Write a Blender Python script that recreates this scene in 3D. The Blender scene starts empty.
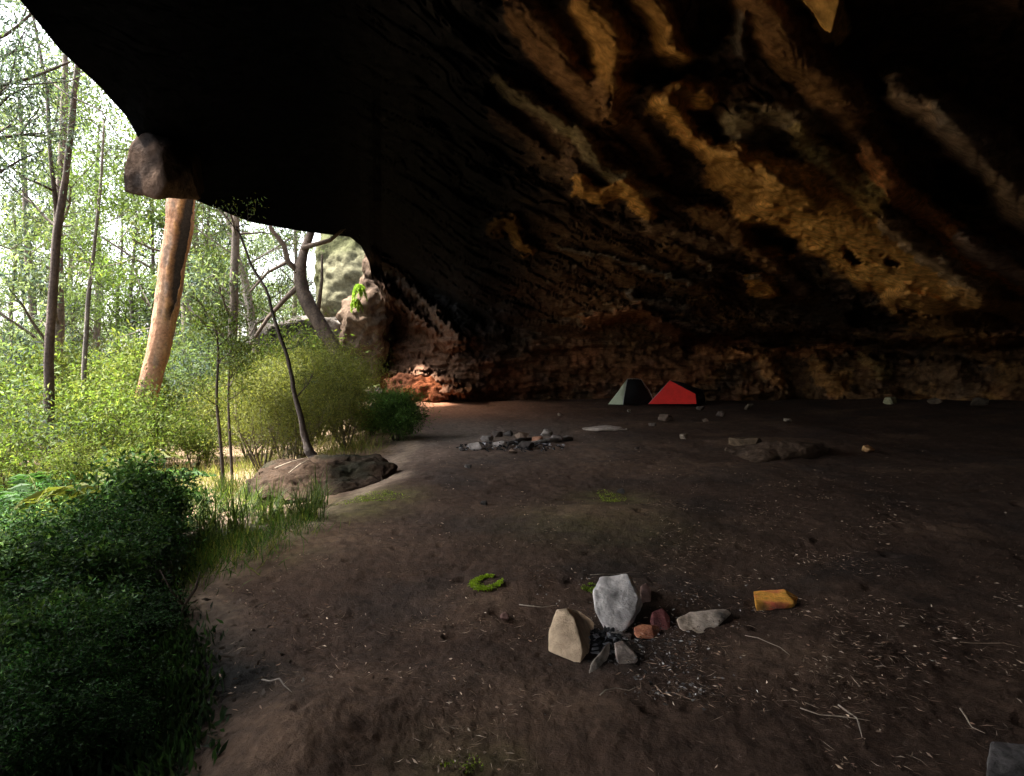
import bpy, math, random
import numpy as np
from mathutils import Vector, Matrix

rng = np.random.default_rng(7)
rs = np.random.default_rng(11)
S = bpy.context.scene
COL = S.collection
F, CX, CY = 667.0, 512.0, 388.0
PITCH = math.atan(26 / F)
CAMZ = 1.6
R = math.radians

# ------------------------------------------------------------------ maths
def dir_px(px, py):
    x = (np.asarray(px, float) - CX) / F
    u = -(np.asarray(py, float) - CY) / F
    return np.stack([x, math.cos(PITCH) + u * math.sin(PITCH), -math.sin(PITCH) + u * math.cos(PITCH)], -1)

def to_px(P):
    x, y, z = P[..., 0], P[..., 1], P[..., 2] - CAMZ
    f = y * math.cos(PITCH) - z * math.sin(PITCH)
    u = y * math.sin(PITCH) + z * math.cos(PITCH)
    f = np.where(f > 0.05, f, 0.05)
    return CX + F * x / f, CY - F * u / f

def at(px, py, D):
    d = dir_px(px, py)
    return Vector((float(d[0] / d[1] * D), float(D), float(CAMZ + d[2] / d[1] * D)))

def sstep(a, b, x):
    t = np.clip((x - a) / (b - a), 0, 1)
    return t * t * (3 - 2 * t)

_pr = np.random.default_rng(3)
_perm = _pr.permutation(512)
_perm = np.concatenate([_perm, _perm, _perm])
_g = _pr.normal(size=(512, 3)); _g /= np.linalg.norm(_g, axis=1, keepdims=True)

def perlin(P):
    P = np.asarray(P, float)
    i = np.floor(P).astype(int); f = P - i
    w = f * f * f * (f * (f * 6 - 15) + 10)
    i &= 511
    out = 0
    for dx in (0, 1):
        for dy in (0, 1):
            for dz in (0, 1):
                h = _perm[_perm[_perm[(i[:, 0] + dx) & 511] + ((i[:, 1] + dy) & 511)] + ((i[:, 2] + dz) & 511)] & 511
                g = _g[h]
                d = f - np.array([dx, dy, dz])
                ww = (w[:, 0] if dx else 1 - w[:, 0]) * (w[:, 1] if dy else 1 - w[:, 1]) * (w[:, 2] if dz else 1 - w[:, 2])
                out = out + ww * (g * d).sum(1)
    return out * 1.5

def fbm(P, oct=4, gain=.5, lac=2.03, ridge=False):
    a, s, o = 1.0, 0.0, 0
    P = np.array(P, float)
    for k in range(oct):
        n = perlin(P + 17.3 * k)
        if ridge: n = 1 - 2 * np.abs(n)
        s = s + a * n; o += a
        P = P * lac; a *= gain
    return s / o

# ------------------------------------------------------------------ mesh helpers
def mesh_np(name, V, Fc, colors=None, smooth=True, attr='Col'):
    """V (n,3), Fc list of int arrays (m,k)"""
    me = bpy.data.meshes.new(name)
    V = np.asarray(V, np.float32)
    if not isinstance(Fc, list): Fc = [Fc]
    Fc = [np.asarray(f, np.int32) for f in Fc if len(f)]
    loops = np.concatenate([f.ravel() for f in Fc])
    tot = np.concatenate([np.full(len(f), f.shape[1], np.int32) for f in Fc])
    st = np.concatenate([[0], np.cumsum(tot)[:-1]]).astype(np.int32)
    me.vertices.add(len(V)); me.vertices.foreach_set('co', V.ravel())
    me.loops.add(len(loops)); me.loops.foreach_set('vertex_index', loops)
    me.polygons.add(len(tot)); me.polygons.foreach_set('loop_start', st); me.polygons.foreach_set('loop_total', tot)
    me.polygons.foreach_set('use_smooth', np.full(len(tot), smooth))
    me.update(calc_edges=True)
    if colors is not None:
        c = np.ones((len(V), 4), np.float32); c[:, :3] = colors
        a = me.color_attributes.new(attr, 'FLOAT_COLOR', 'POINT')
        a.data.foreach_set('color', c.ravel())
    me.validate()
    return me

def obj(name, me, mat=None, parent=None, loc=None):
    o = bpy.data.objects.new(name, me); COL.objects.link(o)
    if mat is not None and me is not None and not me.materials: me.materials.append(mat)
    if parent is not None: o.parent = parent
    if loc is not None: o.location = loc
    return o

def tag(o, label=None, cat=None, group=None, kind=None):
    if label: o['label'] = label
    if cat: o['category'] = cat
    if group: o['group'] = group
    if kind: o['kind'] = kind
    return o

def thing(name, label, cat, loc=(0, 0, 0), rz=0, group=None):
    o = bpy.data.objects.new(name, None); COL.objects.link(o)
    o.location = loc; o.rotation_euler = (0, 0, rz)
    o.empty_display_size = .2
    return tag(o, label, cat, group)

def dup(root, loc, rz, scale=1, label=None, group=None):
    r = root.copy(); COL.objects.link(r); r.location = loc; r.rotation_euler = (0, 0, rz)
    r.scale = (scale,) * 3 if not hasattr(scale, '__len__') else scale
    if label: r['label'] = label
    if group: r['group'] = group
    for ch in list(root.children):
        c = ch.copy(); COL.objects.link(c); c.parent = r
        for g in ch.children:
            d = g.copy(); COL.objects.link(d); d.parent = c
    return r

class MB:
    def __init__(s): s.V = []; s.Q = []; s.T = []; s.C = []; s.n = 0
    def add(s, V, Q=None, T=None, C=None):
        V = np.asarray(V, float).reshape(-1, 3)
        if Q is not None and len(Q): s.Q.append(np.asarray(Q, int) + s.n)
        if T is not None and len(T): s.T.append(np.asarray(T, int) + s.n)
        s.V.append(V); s.n += len(V)
        if C is None: C = np.ones((len(V), 3)) * .5
        C = np.asarray(C, float)
        if C.ndim == 1: C = np.tile(C, (len(V), 1))
        s.C.append(C)
    def tube(s, pts, rad, seg=7, C=None, rough=0.0, cap=True, blotch=None):
        pts = np.asarray(pts, float); n = len(pts)
        rad = np.broadcast_to(np.asarray(rad, float), (n,))
        t = np.gradient(pts, axis=0); t /= np.linalg.norm(t, axis=1, keepdims=True) + 1e-9
        ref = np.array([0.31, 0.95, 0.05]) if abs(t[0][2]) > .5 else np.array([0, 0, 1.0])
        a = np.cross(t, ref); a /= np.linalg.norm(a, axis=1, keepdims=True) + 1e-9
        b = np.cross(t, a)
        th = np.linspace(0, 2 * np.pi, seg, endpoint=False)
        rr = rad[:, None] * (1 + rough * rng.normal(size=(n, seg)))
        V = pts[:, None] + rr[..., None] * (np.cos(th)[None, :, None] * a[:, None] + np.sin(th)[None, :, None] * b[:, None])
        i = np.arange(n - 1)[:, None] * seg; j = np.arange(seg)[None]; k = (j + 1) % seg
        Q = np.stack([i + j, i + k, i + seg + k, i + seg + j], -1).reshape(-1, 4)
        V = V.reshape(-1, 3)
        if C is not None and np.ndim(C) == 1 and blotch:
            kk = sstep(-.1, .35, fbm(V * np.array([5, 5, 1.6]) + 3, 3))[:, None]
            Cb = np.array(C)[None] * (1 - kk) + np.array(blotch)[None] * kk
            C = np.vstack([Cb, Cb[:2]]) if cap else Cb
        T = []
        if cap:
            V = np.vstack([V, pts[:1], pts[-1:]])
            T = [[n * seg, q2, q1] for q1, q2 in zip(range(seg), [(x + 1) % seg for x in range(seg)])]
            T += [[n * seg + 1, (n - 1) * seg + q1, (n - 1) * seg + (q1 + 1) % seg] for q1 in range(seg)]
        s.add(V, Q, T, C)
    def leaves(s, P, Dv, L, W, C, bend=.15):
        """rhombic leaves, base P, direction Dv, length L, width W"""
        n = len(P)
        Dv = Dv / (np.linalg.norm(Dv, axis=1, keepdims=True) + 1e-9)
        r = rng.normal(size=(n, 3)); sd = np.cross(Dv, r); sd /= np.linalg.norm(sd, axis=1, keepdims=True) + 1e-9
        up = np.cross(sd, Dv)
        L = np.broadcast_to(L, (n,))[:, None]; W = np.broadcast_to(W, (n,))[:, None]
        m = P + Dv * L * .45 + up * L * bend
        V = np.stack([P, m + sd * W * .5, P + Dv * L, m - sd * W * .5], 1).reshape(-1, 3)
        b = np.arange(n)[:, None] * 4
        s.add(V, b + np.arange(4)[None], None, np.repeat(C, 4, 0))
    def build(s, name, mat=None, parent=None, smooth=True, loc=None):
        fc = []
        if s.Q: fc.append(np.concatenate(s.Q))
        if s.T: fc.append(np.concatenate(s.T))
        return obj(name, mesh_np(name, np.concatenate(s.V), fc, np.concatenate(s.C), smooth), mat, parent, loc)

# ------------------------------------------------------------------ materials
def new_mat(name):
    m = bpy.data.materials.new(name); m.use_nodes = True
    nt = m.node_tree; nt.nodes.clear()
    out = nt.nodes.new('ShaderNodeOutputMaterial')
    return m, nt, out

def N(nt, t, **kw):
    n = nt.nodes.new(t)
    for k, v in kw.items():
        if k in n.inputs: n.inputs[k].default_value = v
        else: setattr(n, k, v)
    return n

def surf_mat(name, rough=.9, var=(.6, 1.4), scale=6, detail=8, bump=.3, bscale=30, bdist=.02, spec=.2, col=None, tint=None, tint_scale=2.0):
    """vertex colour (or a flat colour) broken up with noise + bump"""
    m, nt, out = new_mat(name)
    bs = N(nt, 'ShaderNodeBsdfPrincipled', Roughness=rough)
    bs.inputs['Specular IOR Level'].default_value = spec
    if col is None:
        c = N(nt, 'ShaderNodeVertexColor', layer_name='Col').outputs['Color']
    else:
        rgb = N(nt, 'ShaderNodeRGB'); rgb.outputs[0].default_value = (*col, 1); c = rgb.outputs[0]
    tc = N(nt, 'ShaderNodeTexCoord')
    nz = N(nt, 'ShaderNodeTexNoise', Scale=scale, Detail=detail, Roughness=.65)
    nt.links.new(tc.outputs['Object'], nz.inputs['Vector'])
    mr = N(nt, 'ShaderNodeMapRange'); mr.inputs['From Min'].default_value = .3; mr.inputs['From Max'].default_value = .7
    mr.inputs['To Min'].default_value = var[0]; mr.inputs['To Max'].default_value = var[1]
    nt.links.new(nz.outputs['Fac'], mr.inputs['Value'])
    mul = N(nt, 'ShaderNodeMix', data_type='RGBA', blend_type='MULTIPLY'); mul.inputs[0].default_value = 1
    nt.links.new(c, mul.inputs[6]); nt.links.new(mr.outputs[0], mul.inputs[7])
    res = mul.outputs[2]
    if tint:
        n2 = N(nt, 'ShaderNodeTexNoise', Scale=tint_scale, Detail=5, Roughness=.7)
        nt.links.new(tc.outputs['Object'], n2.inputs['Vector'])
        m2 = N(nt, 'ShaderNodeMapRange'); m2.inputs['From Min'].default_value = .52; m2.inputs['From Max'].default_value = .68
        nt.links.new(n2.outputs['Fac'], m2.inputs['Value'])
        mx = N(nt, 'ShaderNodeMix', data_type='RGBA'); mx.inputs[7].default_value = (*tint, 1)
        nt.links.new(m2.outputs[0], mx.inputs[0]); nt.links.new(res, mx.inputs[6]); res = mx.outputs[2]
    nt.links.new(res, bs.inputs['Base Color'])
    nb = N(nt, 'ShaderNodeTexNoise', Scale=bscale, Detail=8, Roughness=.7)
    nt.links.new(tc.outputs['Object'], nb.inputs['Vector'])
    bp = N(nt, 'ShaderNodeBump', Strength=bump, Distance=bdist)
    nt.links.new(nb.outputs['Fac'], bp.inputs['Height']); nt.links.new(bp.outputs[0], bs.inputs['Normal'])
    nt.links.new(bs.outputs[0], out.inputs[0])
    return m

def leaf_mat(name, trans=.45, rough=.6, spec=.12):
    m, nt, out = new_mat(name)
    c = N(nt, 'ShaderNodeVertexColor', layer_name='Col').outputs['Color']
    bs = N(nt, 'ShaderNodeBsdfPrincipled', Roughness=rough)
    bs.inputs['Specular IOR Level'].default_value = spec
    nt.links.new(c, bs.inputs['Base Color'])
    tr = N(nt, 'ShaderNodeBsdfTranslucent')
    g = N(nt, 'ShaderNodeMix', data_type='RGBA', blend_type='MULTIPLY'); g.inputs[0].default_value = 1
    g.inputs[7].default_value = (1.2, 1.22, .75, 1)
    nt.links.new(c, g.inputs[6]); nt.links.new(g.outputs[2], tr.inputs['Color'])
    mx = N(nt, 'ShaderNodeMixShader'); mx.inputs[0].default_value = trans
    nt.links.new(bs.outputs[0], mx.inputs[1]); nt.links.new(tr.outputs[0], mx.inputs[2])
    nt.links.new(mx.outputs[0], out.inputs[0])
    return m

M = {}
M['rock'] = surf_mat('cave_rock', .95, (.5, 1.45), 5, 10, .6, 9, .12, 0.0)
M['ground'] = surf_mat('cave_soil', .95, (.6, 1.35), 9, 12, .7, 45, .03, .12)
M['stone'] = surf_mat('loose_stone', .9, (.6, 1.3), 12, 10, .7, 34, .02, .1)
M['bark'] = surf_mat('bark', .9, (.5, 1.4), 14, 8, .9, 30, .03, .2)
M['leaf'] = leaf_mat('leaf')
M['dark_leaf'] = leaf_mat('dark_leaf', .3, .6, .05)
M['litter'] = surf_mat('dry_litter', .8, (.7, 1.3), 40, 3, .1, 80, .002, .2)
M['charcoal'] = surf_mat('charcoal', .7, (.5, 1.5), 20, 6, .6, 60, .01, .4, col=(.012, .012, .014))
M['fabric_red'] = surf_mat('red_nylon', .5, (.9, 1.08), 5, 4, .12, 9, .02, .4, col=(.95, .05, .04))
M['fabric_green'] = surf_mat('sage_nylon', .5, (.9, 1.08), 5, 4, .12, 9, .02, .4, col=(.40, .44, .31))
M['mesh_dark'] = surf_mat('dark_mesh', .8, (.9, 1.1), 8, 3, .1, 20, .01, .2, col=(.018, .017, .018))
M['pole'] = surf_mat('pole_metal', .4, (.95, 1.05), 8, 2, .02, 20, .001, .5, col=(.3, .3, .31))
M['cord'] = surf_mat('cord', .8, (.9, 1.1), 40, 2, .05, 90, .001, .2, col=(.10, .095, .085))

# ------------------------------------------------------------------ terrain
EDGE_Y = np.array([-30, 0, 2.6, 4.7, 6.0, 9.0, 12, 15.7, 20, 25, 30, 40])
EDGE_X = np.array([-1.0, -.9, -1.05, -2.1, -2.15, -1.7, -1.75, -2.3, -3.0, -3.8, -6.0, -9.0])
MOUNDS = []      # x, y, rx, ry, h
def hmac(x, y):
    x = np.asarray(x, float); y = np.asarray(y, float)
    P = np.stack([x.ravel(), y.ravel(), np.zeros(x.size)], -1)
    n = (fbm(P * .35, 3) * .15 + fbm(P * 1.3 + 5, 3) * .03).reshape(x.shape)
    e = np.interp(y, EDGE_Y, EDGE_X) - x + n * 4
    drop = -.12 * sstep(-.2, .7, e) - .85 * sstep(.3, 5, e) - .8 * sstep(6, 30, e)
    rise = .35 * sstep(8, 16, x) * sstep(4, 16, y)
    h = n + drop + rise
    for (mx, my, rx, ry, mh) in MOUNDS:
        d2 = ((x - mx) / rx) ** 2 + ((y - my) / ry) ** 2
        h = h + mh * np.exp(-d2)
    far = sstep(30, 120, np.hypot(x, y))
    h = h + far * 3.0 * fbm(P * .012 + 9, 2).reshape(x.shape)
    return h

def gnd(px, py):
    """point of the terrain seen at a pixel"""
    d = dir_px(px, py); d = d / d[1]
    lo, hi = .5, 80.
    t = np.concatenate([np.arange(1., 12, .02), np.arange(12, 70, .08)])
    P = d[None] * t[:, None]; z = CAMZ + P[:, 2]
    hh = hmac(P[:, 0], P[:, 1])
    k = np.argmax(z <= hh)
    if z[k] > hh[k]: k = len(t) - 1
    return Vector((float(P[k, 0]), float(P[k, 1]), float(hh[k])))

def flat(px, py):
    d = dir_px(px, py); D = -CAMZ / (d[..., 2] / d[..., 1]); return d[..., 0] / d[..., 1] * D, D

for (px, py, rx, ry, h) in [(610, 515, .9, .7, .10), (775, 447, 1.5, 1.2, .12), (690, 470, 1.6, .9, .08), (270, 745, .35, .5, .06),
                            (330, 720, .3, .5, .06), (520, 700, .6, .4, .03), (800, 665, .4, .3, .04), (330, 545, .9, .8, .05),
                            (560, 450, 2.2, 1.5, .08), (470, 600, .5, .4, .03), (660, 425, 2.0, 1.2, .10)]:
    x_, y_ = flat(px, py); MOUNDS.append((x_, y_, rx, ry, h))

def build_ground():
    az = np.concatenate([np.linspace(-180, -46, 70, endpoint=False), np.linspace(-46, 44, 700, endpoint=False), np.linspace(44, 180, 70, endpoint=False)])
    r = np.concatenate([np.geomspace(.25, 1.8, 12, endpoint=False), np.geomspace(1.8, 34, 520, endpoint=False), np.geomspace(34, 450, 40)])
    A, RR = np.meshgrid(np.radians(az), r, indexing='ij')
    x = np.sin(A) * RR; y = np.cos(A) * RR
    h = hmac(x, y)
    P = np.stack([x.ravel(), y.ravel(), h.ravel()], -1)
    n1 = fbm(P * 3.1, 3); n2 = fbm(P * 14 + 3, 3); n3 = fbm(P * 40, 2)
    near = np.exp(-np.hypot(P[:, 0], P[:, 1]) / 25)
    P[:, 2] += n1 * .022 + (n2 * .012 + n3 * .004) * near
    # pits / footprints
    pit = np.clip(fbm(P * 4.2 + 31, 2) - .33, 0, 1); P[:, 2] -= pit * .09
    e = np.interp(P[:, 1], EDGE_Y, EDGE_X) - P[:, 0]
    e = e + fbm(P * .8 + 4, 3) * .5
    c_in = np.array([.048, .0285, .019]); c_path = np.array([.27, .205, .15]); c_out = np.array([.18, .125, .08]); c_shade_soil = np.array([.0045, .0042, .0035])
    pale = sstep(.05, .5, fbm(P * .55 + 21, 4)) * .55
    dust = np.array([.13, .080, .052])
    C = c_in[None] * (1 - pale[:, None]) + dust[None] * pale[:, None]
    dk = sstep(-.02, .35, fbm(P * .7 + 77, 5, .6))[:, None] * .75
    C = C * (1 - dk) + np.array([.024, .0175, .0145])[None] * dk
    # far-left sandy red apron beside the cave's end wall
    u, v = to_px(P)
    red = np.exp(-(((P[:, 0] + 2.2) / 3.6) ** 2 + ((P[:, 1] - 24) / 6.0) ** 2))[:, None]
    C = C * (1 - red * .8) + np.array([.24, .105, .055])[None] * red * .8
    k = np.exp(-(((P[:, 0] + 1.2) / 2.6) ** 2 + ((P[:, 1] - 14.5) / 3.4) ** 2))[:, None]
    C = C * (1 - k * .7) + np.array([.20, .165, .14])[None] * k * .7
    # worn pale path along the drip line, then soil painted near-black as shade, and forest floor
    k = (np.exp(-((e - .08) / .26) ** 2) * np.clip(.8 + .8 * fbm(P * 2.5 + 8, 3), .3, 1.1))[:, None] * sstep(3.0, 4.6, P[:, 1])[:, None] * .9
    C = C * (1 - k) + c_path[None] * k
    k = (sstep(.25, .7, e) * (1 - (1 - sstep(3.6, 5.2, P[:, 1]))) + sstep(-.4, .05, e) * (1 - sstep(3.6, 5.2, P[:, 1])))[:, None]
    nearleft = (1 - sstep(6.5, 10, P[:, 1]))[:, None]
    co = c_shade_soil[None] * nearleft + c_out[None] * (1 - nearleft)
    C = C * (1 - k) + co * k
    # mossy soil
    for (px, py, rad, s) in [(612, 500, .42, .55), (598, 512, .6, .25), (375, 497, .5, .6), (345, 512, .45, .45), (270, 545, .5, .5), (465, 765, .25, .35), (600, 520, .9, .2)]:
        g = gnd(px, py)
        k = np.exp(-((P[:, 0] - g.x) ** 2 + (P[:, 1] - g.y) ** 2) / rad ** 2) * s
        k = np.clip(k * (1 + 1.6 * fbm(P * 5 + px, 3)), 0, .9)[:, None]
        C = C * (1 - k) + np.array([.095, .090, .028])[None] * k
    g = gnd(608, 648); k = np.exp(-(((P[:, 0] - g.x) / .34) ** 2 + ((P[:, 1] - g.y) / .42) ** 2)) * np.clip(.8 + fbm(P * 9, 3), 0, 1.1)
    k = np.clip(k, 0, .9)[:, None]; C = C * (1 - k) + np.array([.017, .015, .014])[None] * k
    for (mx, my, rx, ry, mh) in MOUNDS:      # pools of light painted as paler soil on the humps
        k = np.exp(-(((P[:, 0] - mx) / (rx * .9)) ** 2 + ((P[:, 1] - my) / (ry * .9)) ** 2)) * np.clip(.75 + 1.2 * fbm(P * 2.2 + 3, 4), 0, 1.2) * .6
        k = np.clip(k, 0, .8)[:, None]; C = C * (1 - k) + np.array([.135, .085, .055])[None] * k
    # soil grain
    C = C * (1 + .35 * fbm(P * 22, 2))[:, None]
    na, nr = len(az), len(r)
    i = np.arange(na)[:, None]; j = np.arange(nr - 1)[None]
    i2 = (i + 1) % na
    Q = np.stack([i * nr + j, i * nr + j + 1, i2 * nr + j + 1, i2 * nr + j], -1).reshape(-1, 4)
    V = np.vstack([P, [[0, 0, float(hmac(np.zeros(1), np.zeros(1))[0])]]])
    C = np.vstack([C, C[:1]])
    T = np.stack([np.full(na, na * nr), np.arange(na) * nr, ((np.arange(na) + 1) % na) * nr], -1)
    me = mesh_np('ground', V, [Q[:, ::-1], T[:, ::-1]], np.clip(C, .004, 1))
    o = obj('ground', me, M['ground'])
    tag(o, 'dark brown sandy earth of the cave floor sloping off to the forest', None, None, 'structure')
build_ground()

# ------------------------------------------------------------------ the overhang: a thick rock shell round the cave
# (pixel x, pixel y, distance ahead) of the free edge of the roof as the photo shows it, then the foot of the back wall
LIP = [(20, 0, 7.6), (60, 50, 8.9), (100, 87, 10.1), (126, 116, 11.0), (145, 150, 11.8), (165, 178, 12.8), (190, 198, 14), (250, 222, 18), (300, 231, 21.5),
       (350, 237, 24.5), (361, 246, 26.5), (369, 262, 29), (374, 290, 31), (377, 330, 32), (380, 360, 32.4), (383, 402, 32.5)]
az_b, tan_b, W_b, h0_b, open_b = [], [], [], [], []
for a, w, z in [(-180, 9, None), (-178, 8, None), (-172, 7, 4.6), (-160, 6.2, 5.4), (-150, 6.0, 5.5), (-143, 6.2, None), (-86, 5.9, None), (-79, 6.6, 5.6), (-60, 7.8, 5.8), (-50, 8.8, 5.85), (-42, 9.4, 5.9)]:  # left pillar out of view, added to shade the front left
    az_b.append(a); W_b.append(w)
    if z is None: tan_b.append((-.9 - CAMZ) / w); h0_b.append(3.0)
    else: tan_b.append((z - CAMZ) / w); h0_b.append(z)
for px, py, D in LIP:
    d = dir_px(px, py); d = d / d[1] * D
    w = math.hypot(d[0], d[1]); az_b.append(math.degrees(math.atan2(d[0], d[1]))); W_b.append(w)
    tan_b.append(d[2] / w); h0_b.append(max(CAMZ + d[2], 5.8) if px > 360 else CAMZ + d[2])
for px, w, h0 in [(392, 31.6, 5.7), (412, 29.8, 5.2), (435, 28.2, 4.6), (458, 27.0, 3.9), (480, 27.2, 3.5), (510, 28, 3.1), (560, 28.4, 2.6), (620, 28, 2.4), (700, 28, 2.2), (800, 28.2, 2.0), (900, 27.6, 2.0), (1024, 26, 2.0), (1100, 25, 3)]:
    a = math.atan((px - CX) / F)
    az_b.append(math.degrees(a)); W_b.append(w); tan_b.append((-.5 - CAMZ) / w); h0_b.append(h0)
for a, w in [(55, 22), (75, 19), (90, 17), (120, 14), (150, 11), (180, 9)]:
    az_b.append(a); W_b.append(w); tan_b.append((-.7 - CAMZ) / w); h0_b.append(3.0)
az_b = np.array(az_b); HTOP = 6.5

def poly_dist(u, v, pts):
    """distance to a polyline, signed side, parameter 0..1"""
    best = np.full(u.shape, 1e9); side = np.zeros(u.shape); par = np.zeros(u.shape)
    n = len(pts) - 1
    for k in range(n):
        (x0, y0), (x1, y1) = pts[k], pts[k + 1]
        dx, dy = x1 - x0, y1 - y0; L2 = dx * dx + dy * dy + 1e-6
        t = np.clip(((u - x0) * dx + (v - y0) * dy) / L2, 0, 1)
        ex, ey = u - x0 - t * dx, v - y0 - t * dy
        d = np.hypot(ex, ey); s = (dx * ey - dy * ex) / math.sqrt(L2)
        m = d < best
        best = np.where(m, d, best); side = np.where(m, s, side); par = np.where(m, (k + t) / n, par)
    return best, side, par

OCH = np.array([.72, .375, .105]); RED = np.array([.36, .13, .055]); GREY = np.array([.22, .19, .155]); YEL = np.array([.55, .40, .14]); BLK = np.array([.016, .015, .015]); BRN = np.array([.16, .085, .04])
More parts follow.
